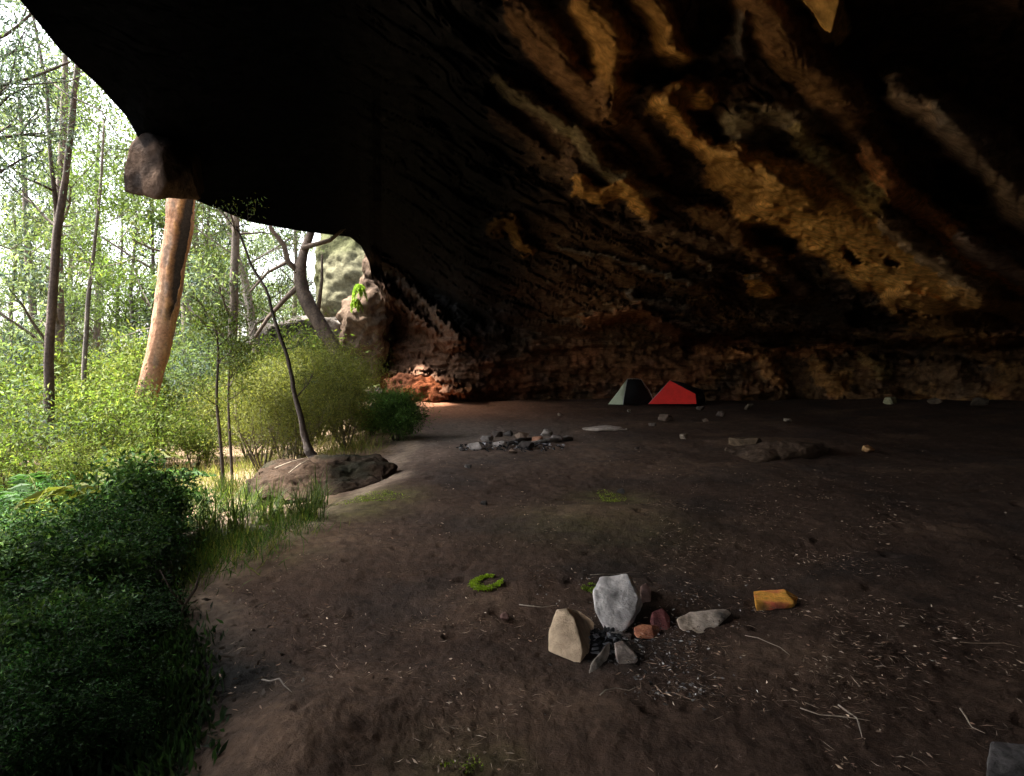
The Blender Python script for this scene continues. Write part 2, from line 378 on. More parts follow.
# lobes, ribs and hollows of the roof: polyline, half width (px), bulge towards the cave (m, minus = hollow), lower-side sharpness, colour, colour weight
FEAT = [
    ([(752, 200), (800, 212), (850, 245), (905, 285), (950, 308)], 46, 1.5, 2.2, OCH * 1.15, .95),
    ([(745, 285), (800, 300), (850, 330), (905, 345)], 26, -1.2, 1, BLK, .5),
    ([(745, 5), (790, 62), (840, 112), (863, 150), (880, 185)], 30, .7, 2.4, BRN * 1.2 + OCH * .12, .85),
    ([(868, 160), (890, 195), (930, 220), (960, 247), (1024, 288)], 17, .6, 2.4, RED * 1.1 + OCH * .5, .95),
    ([(965, 245), (1000, 262), (1040, 285)], 16, .5, 1.6, GREY + .05, .7),
    ([(900, 95), (935, 118), (965, 155), (1000, 195), (1050, 240)], 28, 1.1, 2.4, GREY * 1.0 + OCH * .3, .85),
    ([(880, 140), (920, 165), (975, 205)], 22, -.3, 1, BLK, .3),
    ([(950, 178), (975, 190)], 12, -.9, 1, BLK, .5),
    ([(880, 20), (960, 50), (1060, 110)], 60, -1.1, 1, BRN * .4, .6),
    ([(800, -20), (818, 0), (828, 28)], 19, .75, 1.5, YEL + np.array([.25, .1, .02]), .95),  # sunlit corner: its brightness is painted into the colour
    ([(500, 88), (540, 116), (575, 135), (600, 170), (650, 195)], 12, .55, 2.2, GREY * .55 + YEL * .4, .75),
    ([(495, 95), (530, 125), (560, 150)], 9, -.5, 1, BLK, .4),
    ([(500, 118), (530, 135), (560, 158), (570, 172)], 17, .5, 1.8, BRN + .03, .7),
    ([(585, 10), (605, 40), (610, 80)], 22, .7, 1.5, OCH * .7, .8),
    ([(640, 0), (660, 25), (668, 52)], 19, .65, 1.5, OCH * .65, .8),
    ([(672, 50), (690, 60)], 8, .35, 1.5, OCH * .9, .7),
    ([(630, 75), (670, 68), (700, 75)], 12, -.7, 1, BLK, .4),
    ([(665, 110), (690, 95), (702, 98)], 17, .8, 1.4, OCH * .9, .85),
    ([(668, 112), (690, 140), (712, 156), (738, 156)], 13, .6, 2.0, OCH * .95, .85),
    ([(640, 130), (680, 175), (740, 190)], 24, -.8, 1, BLK, .5),
    ([(580, 188), (600, 198), (620, 190), (645, 212)], 11, .6, 1.6, OCH * .9, .85),
    ([(495, 232), (508, 224), (525, 250)], 9, .5, 1.4, OCH * .6, .8),
    ([(650, 228), (700, 242), (760, 262), (800, 290)], 10, .4, 2.2, BRN + GREY * .3, .7),
    ([(665, 250), (720, 268), (770, 292)], 8, .3, 2.0, BRN, .6),
    ([(755, 285), (770, 292)], 11, .55, 1.4, OCH * 1.05, .9),
    ([(847, 253), (856, 261)], 4, -.7, 1, BLK, .7), ([(886, 261), (894, 264)], 3.5, -.5, 1, BLK, .6), ([(762, 236), (786, 246)], 12, -1.1, 1, BLK, .6),
    ([(770, 252), (790, 256)], 5, .35, 1.5, OCH * 1.1, .8),
    ([(905, 312), (945, 330), (985, 352)], 21, .9, 2.2, OCH * .55 + RED * .3, .8),
    ([(985, 320), (1040, 345)], 18, .5, 1.6, BRN, .6),
    ([(860, 318), (920, 326), (1050, 322)], 10, -1.0, 1, BLK, .5),
    ([(715, 168), (755, 186), (800, 204)], 17, .45, 2.0, OCH * .7, .75),
    ([(615, 118), (640, 140), (655, 165)], 14, .45, 2.0, BRN * 1.5 + OCH * .1, .8),
    ([(520, 20), (555, 65), (590, 112)], 24, .5, 2.0, BRN * 1.5 + OCH * .08, .8),
    ([(885, 222), (925, 258), (985, 296)], 13, .4, 2.0, GREY * .8 + OCH * .25, .8),
    ([(945, 118), (985, 135), (1040, 175)], 18, .5, 2.0, GREY * .9 + OCH * .1, .8),
    ([(955, 296), (1000, 308), (1050, 322)], 10, .4, 2.0, OCH * .6 + BRN, .8),
    ([(700, 215), (735, 235), (770, 268)], 13, .4, 2.0, BRN * 1.4 + OCH * .15, .8),
    ([(560, 246), (620, 262), (690, 284)], 3, .25, 2.0, GREY * .9, .7), ([(700, 262), (760, 280)], 2.5, .25, 2.0, GREY + OCH * .2, .8), ([(655, 318), (690, 326), (720, 334)], 2.5, .25, 2.0, GREY + RED * .2, .8),
    ([(690, 345), (780, 340), (880, 350), (1060, 356)], 8, -1.6, 1, BLK, .6),
    ([(990, 375), (1050, 385)], 22, -1.0, 1, BLK, .3),
    ([(740, 130), (770, 122), (805, 128)], 20, .5, 1.8, GREY * .7 + YEL * .35, .7),
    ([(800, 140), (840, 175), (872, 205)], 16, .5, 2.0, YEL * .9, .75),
    ([(705, 40), (720, 15)], 16, -.8, 1, BLK, .4), ([(735, 20), (740, 55)], 8, .4, 1.5, GREY * .8, .6),
    ([(590, 325), (640, 315), (690, 345), (760, 352)], 9, .5, 2.0, RED * .7, .6),
    ([(628, 296), (660, 304), (690, 312)], 5, .35, 1.8, GREY * .7, .6),
    ([(795, 350), (802, 372), (800, 395)], 15, -.8, 1, BLK, .4), ([(846, 356), (856, 380)], 12, -.6, 1, BLK, .3), ([(900, 375), (918, 390)], 18, -.6, 1, BLK, .3),
    ([(758, 356), (776, 380)], 9, .4, 1.4, RED * .7 + OCH * .5, .8), ([(818, 372), (836, 388)], 13, .4, 1.4, OCH * .7 + RED * .3, .8),
    ([(866, 358), (884, 374)], 9, .4, 1.4, YEL * .6, .7), ([(930, 372), (970, 392)], 16, .4, 1.4, BRN + GREY * .2, .6), ([(740, 392), (790, 400)], 8, .6, 1.4, BRN, .6), ([(850, 398), (920, 402)], 8, .6, 1.4, BRN, .6),
    ([(700, 352), (740, 358), (845, 350)], 7, .5, 2.0, RED + OCH * .3, .8),
    ([(480, 388), (560, 372), (700, 370)], 22, .3, 1.4, RED * .45, .6),
    ([(372, 258), (398, 280), (430, 312), (458, 345)], 7, .6, 2.0, GREY * .8 + RED * .3, .8),
    ([(374, 278), (396, 300), (425, 328), (450, 352)], 7, .7, 2.0, GREY * .6 + RED * .4, .8),
    ([(372, 268), (396, 290), (428, 322)], 3, -.4, 1, BLK, .6),
    ([(376, 292), (386, 308)], 9, 1.0, 1.6, GREY * 1.4 + RED * .4, .9),
    ([(385, 325), (410, 342), (442, 364)], 13, -1.1, 1, BLK, .7),
    ([(380, 372), (400, 376), (425, 378), (455, 384)], 5, 1.2, 2.0, RED * .8, .9),
    ([(380, 388), (410, 392), (470, 394)], 6, 1.5, 2.0, RED * .8, .9),
]
def build_overhang():
    deg_of = lambda px: math.degrees(math.atan((px - CX) / F))
    az = np.concatenate([np.linspace(-180, -41, 90, endpoint=False), np.linspace(-41, -15.2, 230, endpoint=False), np.linspace(-15.2, -10.4, 110, endpoint=False),
                         np.linspace(-10.4, 39, 520, endpoint=False), np.linspace(39, 180, 80, endpoint=False)])
    order = np.argsort(az_b, kind='stable'); ab = az_b[order]
    ip = lambda arr: np.interp(az, ab, np.array(arr)[order])
    tb, W, h0 = ip(tan_b), ip(W_b), ip(h0_b)
    # rows: dense in the frame
    elb = np.arctan(tb)
    el_d = R(34)
    s = np.concatenate([np.linspace(0, 1, 330, endpoint=False), 1 + np.linspace(0, 1, 40)])
    A = np.radians(az)[:, None] * np.ones_like(s)[None]
    lo = elb[:, None]; mid = np.maximum(lo + .02, el_d)
    E = np.where(s[None] <= 1, lo + (mid - lo) * np.minimum(s[None], 1), mid + (math.pi / 2 - mid) * np.clip(s[None] - 1, 0, 1))
    def smooth(arr, sig):
        aa = np.arange(-60, 60, .1); vv = np.interp(aa, az, arr); kk = np.exp(-.5 * (np.arange(-60, 61) * .1 / sig) ** 2); kk /= kk.sum()
        vv = np.convolve(np.pad(vv, 60, mode='edge'), kk, 'valid')
        return np.where(np.abs(az) < 59, np.interp(az, aa, vv), arr)
    kb = sstep(0, .45, s)[None]
    Wm = W[:, None] * (1 - kb) + smooth(W, 2.2)[:, None] * kb
    H0 = h0[:, None] * (1 - kb) + smooth(h0, 2.2)[:, None] * kb
    tanE = np.tan(np.minimum(E, R(89.9)))
    a = np.zeros_like(E); b = Wm * np.ones_like(E)
    prof = lambda d: H0 + (HTOP - H0) * (1 - np.clip(d / Wm, 0, 1) ** 1.75)
    for _ in range(34):
        m = (a + b) / 2
        g = prof(m) - CAMZ - m * tanE
        a = np.where(g > 0, m, a); b = np.where(g > 0, b, m)
    d = (a + b) / 2
    dx, dy, dz = np.sin(A) * d, np.cos(A) * d, d * tanE
    D3 = np.stack([dx, dy, dz], -1)
    Rr = np.linalg.norm(D3, axis=-1)
    dirn = D3 / Rr[..., None]
    P0 = (D3 + np.array([0, 0, CAMZ])).reshape(-1, 3)
    # beds run down to the right along the roof
    u, v = to_px(P0); front = P0[:, 1] > .5
    # image-plane direction of the bedding expressed in space
    T = np.array([.62, .60, -.26]); T /= np.linalg.norm(T)
    T1 = np.cross(T, [0, 0, 1]); T1 /= np.linalg.norm(T1); T2 = np.cross(T, T1)
    Q = np.stack([P0 @ T * .28, P0 @ T1, P0 @ T2], -1)
    warp = fbm(P0 * .35 + 3, 3)[:, None] * 1.1
    Qw = Q + warp * np.array([.3, 1, 1])
    n_big = fbm(Qw * .38, 4)
    n_rid = fbm(Qw * .8 + 9, 5, .55, ridge=True)
    n_med = fbm(Qw * 2.1 + 4, 5, .55)
    cell = fbm(P0 * .9 + 40, 4, .5)
    thin = fbm(np.stack([P0 @ T * .25, (P0 @ T1) * 3.2, (P0 @ T2) * 3.2], -1) + warp, 4, .6)
    disp = n_big * 1.0 + n_rid * .38 + n_med * .24 + np.clip(cell - .05, 0, 1) * .8 + thin * .20 + np.exp(-(np.abs(fbm(Qw * np.array([.7, 1.5, 1.5]) + 14, 4, .6)) / .04) ** 2) * .22 + fbm(P0 * 3.4 + 8, 5, .6) * .08
    # underside of the lip at the left: smoother
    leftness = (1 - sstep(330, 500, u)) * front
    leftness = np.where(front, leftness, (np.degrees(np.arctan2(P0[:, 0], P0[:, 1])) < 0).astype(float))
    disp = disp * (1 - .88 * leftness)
    lip_w = (s[None] * np.ones_like(E)).reshape(-1)
    opencol = (tb > 0)[:, None] * np.ones_like(E)
    opencol = opencol.reshape(-1)
    edge_fade = np.where(opencol > 0, sstep(0, .10, lip_w), 1.0)
    # base colours: mineral staining of the sandstone
    st1 = fbm(Qw * .5 + 60, 4); st2 = fbm(P0 * .55 + 80, 5, .6); st3 = fbm(Qw * 1.6 + 33, 5, .6)
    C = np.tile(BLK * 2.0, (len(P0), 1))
    def mix(C, col, w): return C * (1 - w[:, None]) + np.asarray(col)[None] * w[:, None]
    right = sstep(470, 640, u) * front
    C = mix(C, BRN * .95 + GREY * .15 + OCH * .08, (.4 + .5 * sstep(-.25, .2, st1)) * right)
    C = mix(C, OCH * .5, sstep(.05, .45, st2 + .5 * st3) * .6 * right)
    C = mix(C, GREY * .7, sstep(.05, .4, fbm(Qw * .9 + 51, 5, .6)) * .5 * right)
    crk = np.abs(fbm(Qw * np.array([.7, 1.5, 1.5]) + 14, 4, .6)); C = mix(C, BLK * .7, np.exp(-(crk / .035) ** 2) * .75 * right)
    wgt = np.zeros(len(P0)); fd = np.zeros(len(P0))
    uw = u + 8 * fbm(P0 * 1.4 + 2, 3) + 5 * fbm(P0 * 5 + 2, 3); vw = v + 8 * fbm(P0 * 1.4 + 12, 3) + 5 * fbm(P0 * 5 + 31, 3)
    for pts, w, amp, sharp, col, cw in FEAT:
        ii = np.where(front & (u > min(p[0] for p in pts) - 4 * w) & (u < max(p[0] for p in pts) + 4 * w) & (v > min(p[1] for p in pts) - 4 * w) & (v < max(p[1] for p in pts) + 4 * w))[0]
        if not len(ii): continue
        dd, sd, par = poly_dist(uw[ii], vw[ii], pts)
        # positive side = below the line in the picture -> sharper (undercut)
        ww = np.where(sd > 0, w / sharp ** .6, w * 1.15)
        q = dd / ww
        k = np.exp(-q ** 3.2)
        fd[ii] += -amp * k * (1.9 * (.62 - .42 * np.clip(sd / ww, -1, 1)) if amp > 0 else 1.35); wgt[ii] = np.maximum(wgt[ii], k)
        kc = (1 - sstep(.82, 1.08, q)) * cw * np.clip(1.05 + .7 * st3[ii], .3, 1.1)  # crisp colour edges and black hollows paint the shadows between lobes
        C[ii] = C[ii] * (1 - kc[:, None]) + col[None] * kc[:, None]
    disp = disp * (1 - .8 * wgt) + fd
    # low back wall: red-brown sandstone in blocks
    low = np.where(front, sstep(8, -2, 0) * 0, 0)
    zz = P0[:, 2]
    wallw = (1 - sstep(2.2, 3.4, zz)) * (opencol < 1) * front
    blocks = fbm(np.stack([P0[:, 0] * .3, P0[:, 1] * .3, P0[:, 2] * 2.2], -1) + 7 + .5 * warp, 5, .6)
    disp *= 1 - .55 * wallw
    disp += wallw * (np.round(blocks * 5) / 5 * .45 + blocks * .5 + .25 * fbm(P0 * 2, 4))
    wr = mix(np.tile(BRN * .4, (len(P0), 1)), RED * .45, sstep(-.1, .4, fbm(P0 * .6 + 5, 4)))
    wr = mix(wr, OCH * .6, sstep(.15, .45, fbm(P0 * 1.5 + 15, 4)) * .7 * sstep(640, 760, u))
    wr = mix(wr, BLK * 1.5, sstep(.05, .4, fbm(P0 * .9 + 25, 4)) * .7)
    C = C * (1 - .6 * wallw[:, None]) + wr * (.6 * wallw[:, None])
    # lit end of the shelter: banded red and cream
    endw = np.exp(-(((u - 410) / 50) ** 4 + ((v - 335) / 80) ** 4)) * front * (u > 365) * sstep(-12, 8, (v - 250) - (u - 362) * .95)
    C = mix(C, RED * .26 + GREY * .24, np.clip(endw * (1 + fbm(Qw * 1.2, 3)), 0, .85))
    # shade painted near-black under the left half of the roof
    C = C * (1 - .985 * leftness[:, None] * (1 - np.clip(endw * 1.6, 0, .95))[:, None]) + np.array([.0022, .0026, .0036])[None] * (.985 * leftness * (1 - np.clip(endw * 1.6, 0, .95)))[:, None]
    soot_shade = np.exp(-(((u - 440) / 100) ** 4 + ((v - 160) / 190) ** 4)) * front
    C = mix(C, BLK * .5, soot_shade * .95)  # painted shade carried on towards the middle of the roof
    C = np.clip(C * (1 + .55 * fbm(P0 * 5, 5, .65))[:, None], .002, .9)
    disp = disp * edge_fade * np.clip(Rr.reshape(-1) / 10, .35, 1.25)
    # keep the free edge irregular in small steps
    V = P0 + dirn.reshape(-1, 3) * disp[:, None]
    na, nr = E.shape
    G = V.reshape(na, nr, 3).copy()
    # outer skin: rim rises and folds back over the top
    rim = G[:, 0].copy(); outd = np.stack([np.sin(np.radians(az)), np.cos(np.radians(az)), np.zeros(na)], -1)
    skins = []
    for (o_, z_, nz) in [(.12, .10, .05), (.35, .45, .12), (.5, 1.3, .3), (.35, 2.8, .5), (-.6, 5.0, .8)]:
        K = rim + outd * o_
        K[:, 2] = np.where(tb > 0, rim[:, 2] + z_, rim[:, 2] + z_ * 1.6 + .2)
        ext = np.where(tb > 0, 0, 2.5 + z_ * .3)
        K += outd * ext[:, None]
        K += outd * (fbm(K * .8 + 70, 3) * nz)[:, None]
        skins.append(K)
    K = rim * .45; K[:, 2] = 13.5 + fbm(rim * .3, 2) * 1.0; skins.append(K)
    K = rim * .04; K[:, 2] = 15; skins.append(K)
    allg = [skins[k] for k in range(len(skins) - 1, -1, -1)]
    Gall = np.concatenate([np.stack(allg, 1), G], 1)
    nk = len(allg)
    Cg = C.reshape(na, nr, 3)
    Cs = np.tile(np.array([.20, .165, .13]), (na, nk, 1)) * (1 + .5 * fbm(np.stack(allg, 1).reshape(-1, 3) * .9, 3).reshape(na, nk, 1))
    Call = np.concatenate([Cs, Cg], 1)
    n2 = nr + nk
    i = np.arange(na)[:, None]; j = np.arange(n2 - 1)[None]; i2 = (i + 1) % na
    Qd = np.stack([i * n2 + j, i * n2 + j + 1, i2 * n2 + j + 1, i2 * n2 + j], -1).reshape(-1, 4)
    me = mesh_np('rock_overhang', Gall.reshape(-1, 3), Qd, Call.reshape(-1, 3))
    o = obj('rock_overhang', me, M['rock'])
    tag(o, 'huge sandstone overhang roofing the cave, coloured black as shade at left and ochre at right', None, None, 'structure')
    return o
overhang = build_overhang()

# ------------------------------------------------------------------ rocks
def hull_mesh(name, pts, sub=3, noise_amp=.05, noise_scale=3, smooth_it=1, C=(.3, .28, .25), C2=None, seed=0, bevel=.0, soot_shade=()):
    import bmesh
    bm = bmesh.new()
    for p in pts: bm.verts.new(p)
    r = bmesh.ops.convex_hull(bm, input=bm.verts)
    bmesh.ops.delete(bm, geom=list({g for g in r['geom_interior'] + r['geom_unused'] if isinstance(g, bmesh.types.BMVert)}), context='VERTS')
    bmesh.ops.dissolve_limit(bm, angle_limit=R(6), verts=bm.verts, edges=bm.edges)
    size = max((max(v.co[i] for v in bm.verts) - min(v.co[i] for v in bm.verts)) for i in range(3))
    if bevel: bmesh.ops.bevel(bm, geom=list(bm.edges), offset=bevel * size, segments=2, profile=.6, affect='EDGES', clamp_overlap=True)
    bmesh.ops.triangulate(bm, faces=bm.faces)
    for _ in range(sub + 1):
        le = [e for e in bm.edges if e.calc_length() > size / (3.2 * 2 ** sub)]
        if not le: break
        bmesh.ops.subdivide_edges(bm, edges=le, cuts=1)
        bmesh.ops.triangulate(bm, faces=bm.faces)
    for _ in range(smooth_it): bmesh.ops.smooth_vert(bm, verts=bm.verts, factor=.5, use_axis_x=True, use_axis_y=True, use_axis_z=True)
    bm.normal_update()
    V = np.array([v.co[:] for v in bm.verts]); Nn = np.array([v.normal[:] for v in bm.verts])
    Vn = V / size
    dn = fbm(Vn * noise_scale + seed * 3.7, 5, .55) * noise_amp * size
    dn += np.minimum(0, fbm(Vn * noise_scale * 2.3 + seed, 3, ridge=True) * .3 - .1) * noise_amp * size
    V2 = V + Nn * dn[:, None]
    T = np.array([[v.index for v in f.verts] for f in bm.faces])
    bm.free()
    C = np.array(C, float); col = np.tile(C, (len(V2), 1))
    k = sstep(-.1, .3, fbm(Vn * 2.2 + seed * 9 + 5, 4))
    c2 = np.array(C2 if C2 is not None else C * .6, float)
    col = col * (1 - k[:, None]) + c2[None] * k[:, None]
    col = np.clip(col * (1 + .25 * fbm(Vn * 14 + seed, 3))[:, None], .004, .95)
    for p, rr, w in soot_shade:      # burnt patches, and shade painted on undersides and front faces
        kk = np.exp(-(np.linalg.norm(V2 - np.array(p), axis=1) / rr) ** 2) * w * np.clip(1 + fbm(Vn * 7, 3), .2, 1.3)
        kk = np.clip(kk, 0, .95)[:, None]; col = col * (1 - kk) + np.array([.05, .046, .043])[None] * kk
    return mesh_np(name, V2, T, col)

def blob_pts(sx, sy, sz, n, seed, power=2.6):
    r = np.random.default_rng(seed)
    d = r.normal(size=(n, 3)); d /= (np.abs(d) ** power).sum(1, keepdims=True) ** (1 / power)
    return d * np.array([sx, sy, sz]) * r.uniform(.86, 1.0, size=(n, 1))

def rock(name, label, cat, p, dims, seed, C, C2=None, rz=0., n=16, group=None, sink=.25, sub=3, amp=.05, bevel=.02, mat='stone', tilt=(0, 0)):
    me = hull_mesh(name, blob_pts(*dims, n, seed), sub, amp, 3, 1, C, C2, seed, bevel)
    o = obj(name, me, M[mat])
    o.location = (p[0], p[1], p[2] + dims[2] * (1 - 2 * sink)); o.rotation_euler = (tilt[0], tilt[1], rz)
    return tag(o, label, cat, group)

def hull_px(name, label, cat, D0, prof, mat, C, C2, seed, sub=4, amp=.03, bevel=.02, group=None, smooth_it=1, soot_shade=()):
    """stone from visible corner points (px, py, extra depth) given its own depth and a hidden back"""
    low = max(prof, key=lambda q: q[1] - 40 * q[2]); gd = gnd(low[0], low[1]).y
    prof = [(a, b, d - low[2] + gd + .012) for a, b, d in prof]
    pts = [at(px, py, D0 + dd) for px, py, dd in prof]
    c = sum(pts, Vector()) / len(pts); zmin = min(p.z for p in pts)
    base = Vector((c.x, c.y, zmin))
    st = [(at(a, b, D0 + d - low[2] + gd + .012) - base, r_, w_) for a, b, d, r_, w_ in soot_shade]
    me = hull_mesh(name, [p - base for p in pts], sub, amp, 3, smooth_it, C, C2, seed, bevel, st)
    o = obj(name, me, M[mat], None, base)
    return tag(o, label, cat, group)

# hanging block at the free edge of the roof
blk = hull_mesh('hanging_block', [at(*q) for q in [(146, 127, 11.3), (128, 147, 11.2), (124, 170, 11.3), (125, 191, 11.4), (158, 198, 11.0), (166, 184, 11.0), (190, 170, 11.6), (182, 140, 11.8), (200, 200, 12.4),
    (150, 122, 12.9), (132, 150, 12.9), (132, 186, 13.2), (200, 130, 13.2), (205, 190, 13.6), (172, 188, 11.3), (160, 150, 11.0)]], 4, .035, 3, 1, (.065, .045, .034), (.02, .017, .016), 5, .015)
obj('hanging_block', blk, M['rock'], overhang)
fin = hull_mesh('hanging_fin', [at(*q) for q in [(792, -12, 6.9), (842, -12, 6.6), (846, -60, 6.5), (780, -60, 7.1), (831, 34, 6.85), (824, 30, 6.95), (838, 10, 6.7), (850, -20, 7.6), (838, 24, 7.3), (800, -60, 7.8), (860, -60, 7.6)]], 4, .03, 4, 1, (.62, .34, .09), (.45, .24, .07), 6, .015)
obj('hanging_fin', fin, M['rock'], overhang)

# outcrop beyond the end of the shelter
def outcrop(name, label, prof, C, C2, seed, amp=.08):
    pts = [at(*q) for q in prof]
    c = sum(pts, Vector()) / len(pts); base = Vector((c.x, c.y, min(p.z for p in pts)))
    me = hull_mesh(name, [p - base for p in pts], 4, amp, 4, 1, C, C2, seed, .02)
    o = obj(name, me, M['rock'], None, base); return tag(o, label, 'rock outcrop')
outcrop('rock_outcrop', 'cream and rust sandstone buttress hanging beside the far end of the cave', [(362, 270, 30), (374, 255, 31), (388, 268, 31), (386, 310, 29.5), (370, 300, 29.2), (350, 318, 29.6), (340, 345, 30), (372, 380, 30), (390, 380, 31), (356, 290, 32), (395, 250, 36), (395, 385, 36), (338, 380, 32), (345, 320, 33)],
        (.105, .075, .055), (.03, .022, .018), 11, .17)
outcrop('rock_outcrop', 'grey weathered rock shelf with a dark recess behind the leaning tree', [(246, 345, 33), (268, 327, 31.5), (310, 318, 31), (335, 325, 31.5), (340, 350, 31), (300, 372, 31), (250, 375, 32), (260, 330, 38), (350, 320, 38), (350, 380, 38)],
        (.13, .115, .10), (.04, .035, .03), 12, .12)
outcrop('rock_outcrop', 'pale vertical rock face streaked with lichen above the leaning tree', [(318, 250, 40), (345, 205, 40), (385, 190, 40), (392, 290, 38), (330, 320, 39), (318, 290, 40), (330, 200, 48), (400, 200, 48), (400, 340, 48), (320, 340, 48)],
        (.10, .095, .062), (.05, .052, .028), 13, .09)
outcrop('rock_outcrop', 'red crumbling rock ledge at the foot of the far end wall', [(384, 380, 27.8), (402, 376, 27.3), (432, 380, 26.8), (452, 390, 26.6), (450, 401, 26.2), (385, 403, 26.6), (384, 378, 32), (460, 384, 30), (460, 402, 30)],
        (.085, .027, .012), (.035, .014, .008), 14, .15)

# ---- front fireplace stones
D1 = gnd(612, 640).y
fg = 'stones of the front fireplace'
hull_px('fire_stone', 'tallest pale grey boulder with a sooty hollow at the front fireplace', 'stone', 0, [
    (592, 592, 4.26), (600, 577, 4.36), (627, 574, 4.38), (639, 597, 4.24), (634, 613, 4.16), (621, 635, 4.06), (607, 632, 4.07), (596, 612, 4.16),
    (632, 580, 4.56), (642, 604, 4.46), (634, 628, 4.3), (606, 584, 4.66), (604, 628, 4.34)], 'stone', (.66, .61, .57), (.40, .37, .35), 21, 4, .04, .012, fg, 1,
    [(615, 597, 4.28, .05, .8), (622, 618, 4.14, .035, .5), (634, 604, 4.2, .04, .5)])
hull_px('fire_stone', 'tan wedge-shaped slab tilted upright at the left of the front fireplace', 'stone', 0, [
    (556, 609, 4.12), (567, 608, 4.14), (549, 630, 4.0), (548, 651, 3.92), (580, 665, 3.78), (583, 650, 3.82), (574, 618, 4.0), (598, 652, 4.15), (594, 622, 4.45), (578, 610, 4.5), (599, 640, 4.3), (552, 648, 4.1)],
    'stone', (.52, .39, .26), (.34, .25, .165), 22, 4, .016, .012, fg, 0)
hull_px('fire_stone', 'small narrow grey stone on edge below the charcoal', 'stone', 0, [
    (588, 674, 3.70), (590, 666, 3.74), (606, 644, 3.9), (610, 642, 3.94), (609, 656, 3.88), (596, 676, 3.7), (600, 672, 3.82), (594, 660, 3.86), (610, 650, 4.0)], 'stone', (.34, .30, .25), (.2, .17, .14), 23, 3, .03, .02, fg)
hull_px('fire_stone', 'small rounded buff stone leaning below the tall grey boulder', 'stone', 0, [
    (614, 642, 3.92), (622, 640, 3.96), (636, 654, 3.86), (638, 660, 3.84), (632, 666, 3.8), (620, 667, 3.78), (616, 655, 3.82), (630, 646, 4.04), (638, 662, 4.0), (616, 664, 3.95)], 'stone', (.38, .31, .26), (.25, .19, .16), 24, 3, .03, .03, fg)
hull_px('fire_stone', 'rust orange brick-shaped stone in the middle of the front fireplace', 'stone', 0, [
    (634, 627, 4.12), (652, 625, 4.12), (654, 639, 4.02), (637, 638, 4.02), (640, 624, 4.26), (664, 627, 4.24), (664, 638, 4.16), (634, 634, 4.1)], 'stone', (.46, .19, .10), (.32, .12, .07), 25, 3, .025, .02, fg)
hull_px('fire_stone', 'dull dark red stone behind the orange one at the front fireplace', 'stone', 0, [
    (652, 612, 4.32), (662, 608, 4.36), (669, 616, 4.34), (670, 632, 4.22), (655, 632, 4.2), (650, 622, 4.28), (662, 610, 4.5), (672, 628, 4.46), (652, 628, 4.4)], 'stone', (.22, .075, .07), (.10, .04, .04), 26, 3, .03, .02, fg)
hull_px('fire_stone', 'small brown stone standing behind the right shoulder of the grey boulder', 'stone', 0, [
    (640, 586, 4.6), (646, 582, 4.64), (651, 590, 4.62), (651, 604, 4.52), (642, 606, 4.5), (640, 596, 4.58), (650, 590, 4.75), (644, 604, 4.72)], 'stone', (.27, .17, .14), (.14, .09, .08), 27, 3, .03, .03, fg)
hull_px('fire_stone', 'flat pale stone with an overhanging point right of the front fireplace', 'stone', 0, [
    (677, 619, 4.2), (690, 612, 4.28), (712, 609, 4.34), (727, 609, 4.36), (732, 613, 4.34), (716, 628, 4.16), (704, 633, 4.10), (688, 634, 4.08), (679, 628, 4.12), (720, 612, 4.55), (690, 614, 4.5), (716, 628, 4.4), (690, 632, 4.36)],
    'stone', (.60, .49, .39), (.42, .33, .25), 28, 4, .03, .015, fg, 1, [(722, 618, 4.3, .07, .9), (712, 626, 4.15, .05, .7)])  # dark spots at right paint the shade of its underside
hull_px('fire_stone', 'small whitish pebble wedged under the grey boulder', 'stone', 0, [
    (610, 632, 3.98), (618, 630, 4.0), (632, 634, 4.02), (630, 641, 3.96), (614, 641, 3.94), (612, 636, 4.1), (630, 637, 4.12)], 'stone', (.5, .46, .42), (.36, .32, .29), 29, 2, .03, .03, fg)
hull_px('brick_stone', 'bright orange brick-like stone lying alone right of the fireplace', 'stone', 0, [
    (753, 591, 4.60), (784, 589, 4.66), (798, 597, 4.62), (755, 602, 4.36), (794, 603, 4.40), (757, 613, 4.34), (774, 613, 4.35), (796, 608, 4.42), (799, 603, 4.6), (757, 600, 4.64), (788, 598, 4.7)],
    'stone', (.85, .40, .07), (.72, .17, .09), 30, 4, .018, .012, None, 0, [(765, 611, 4.34, .045, .8), (782, 610, 4.35, .04, .8), (797, 607, 4.42, .04, .8)])  # dark spots paint shade over the front face
hull_px('grey_stone', 'flat grey stone cut off by the bottom right corner', 'stone', 0, [
    (992, 742, 2.86), (1060, 746, 2.86), (1070, 800, 2.6), (984, 782, 2.58), (990, 790, 2.56), (992, 744, 3.0), (1070, 748, 3.1), (1080, 790, 2.7)], 'stone', (.105, .095, .09), (.075, .065, .06), 31, 4, .02, .012)

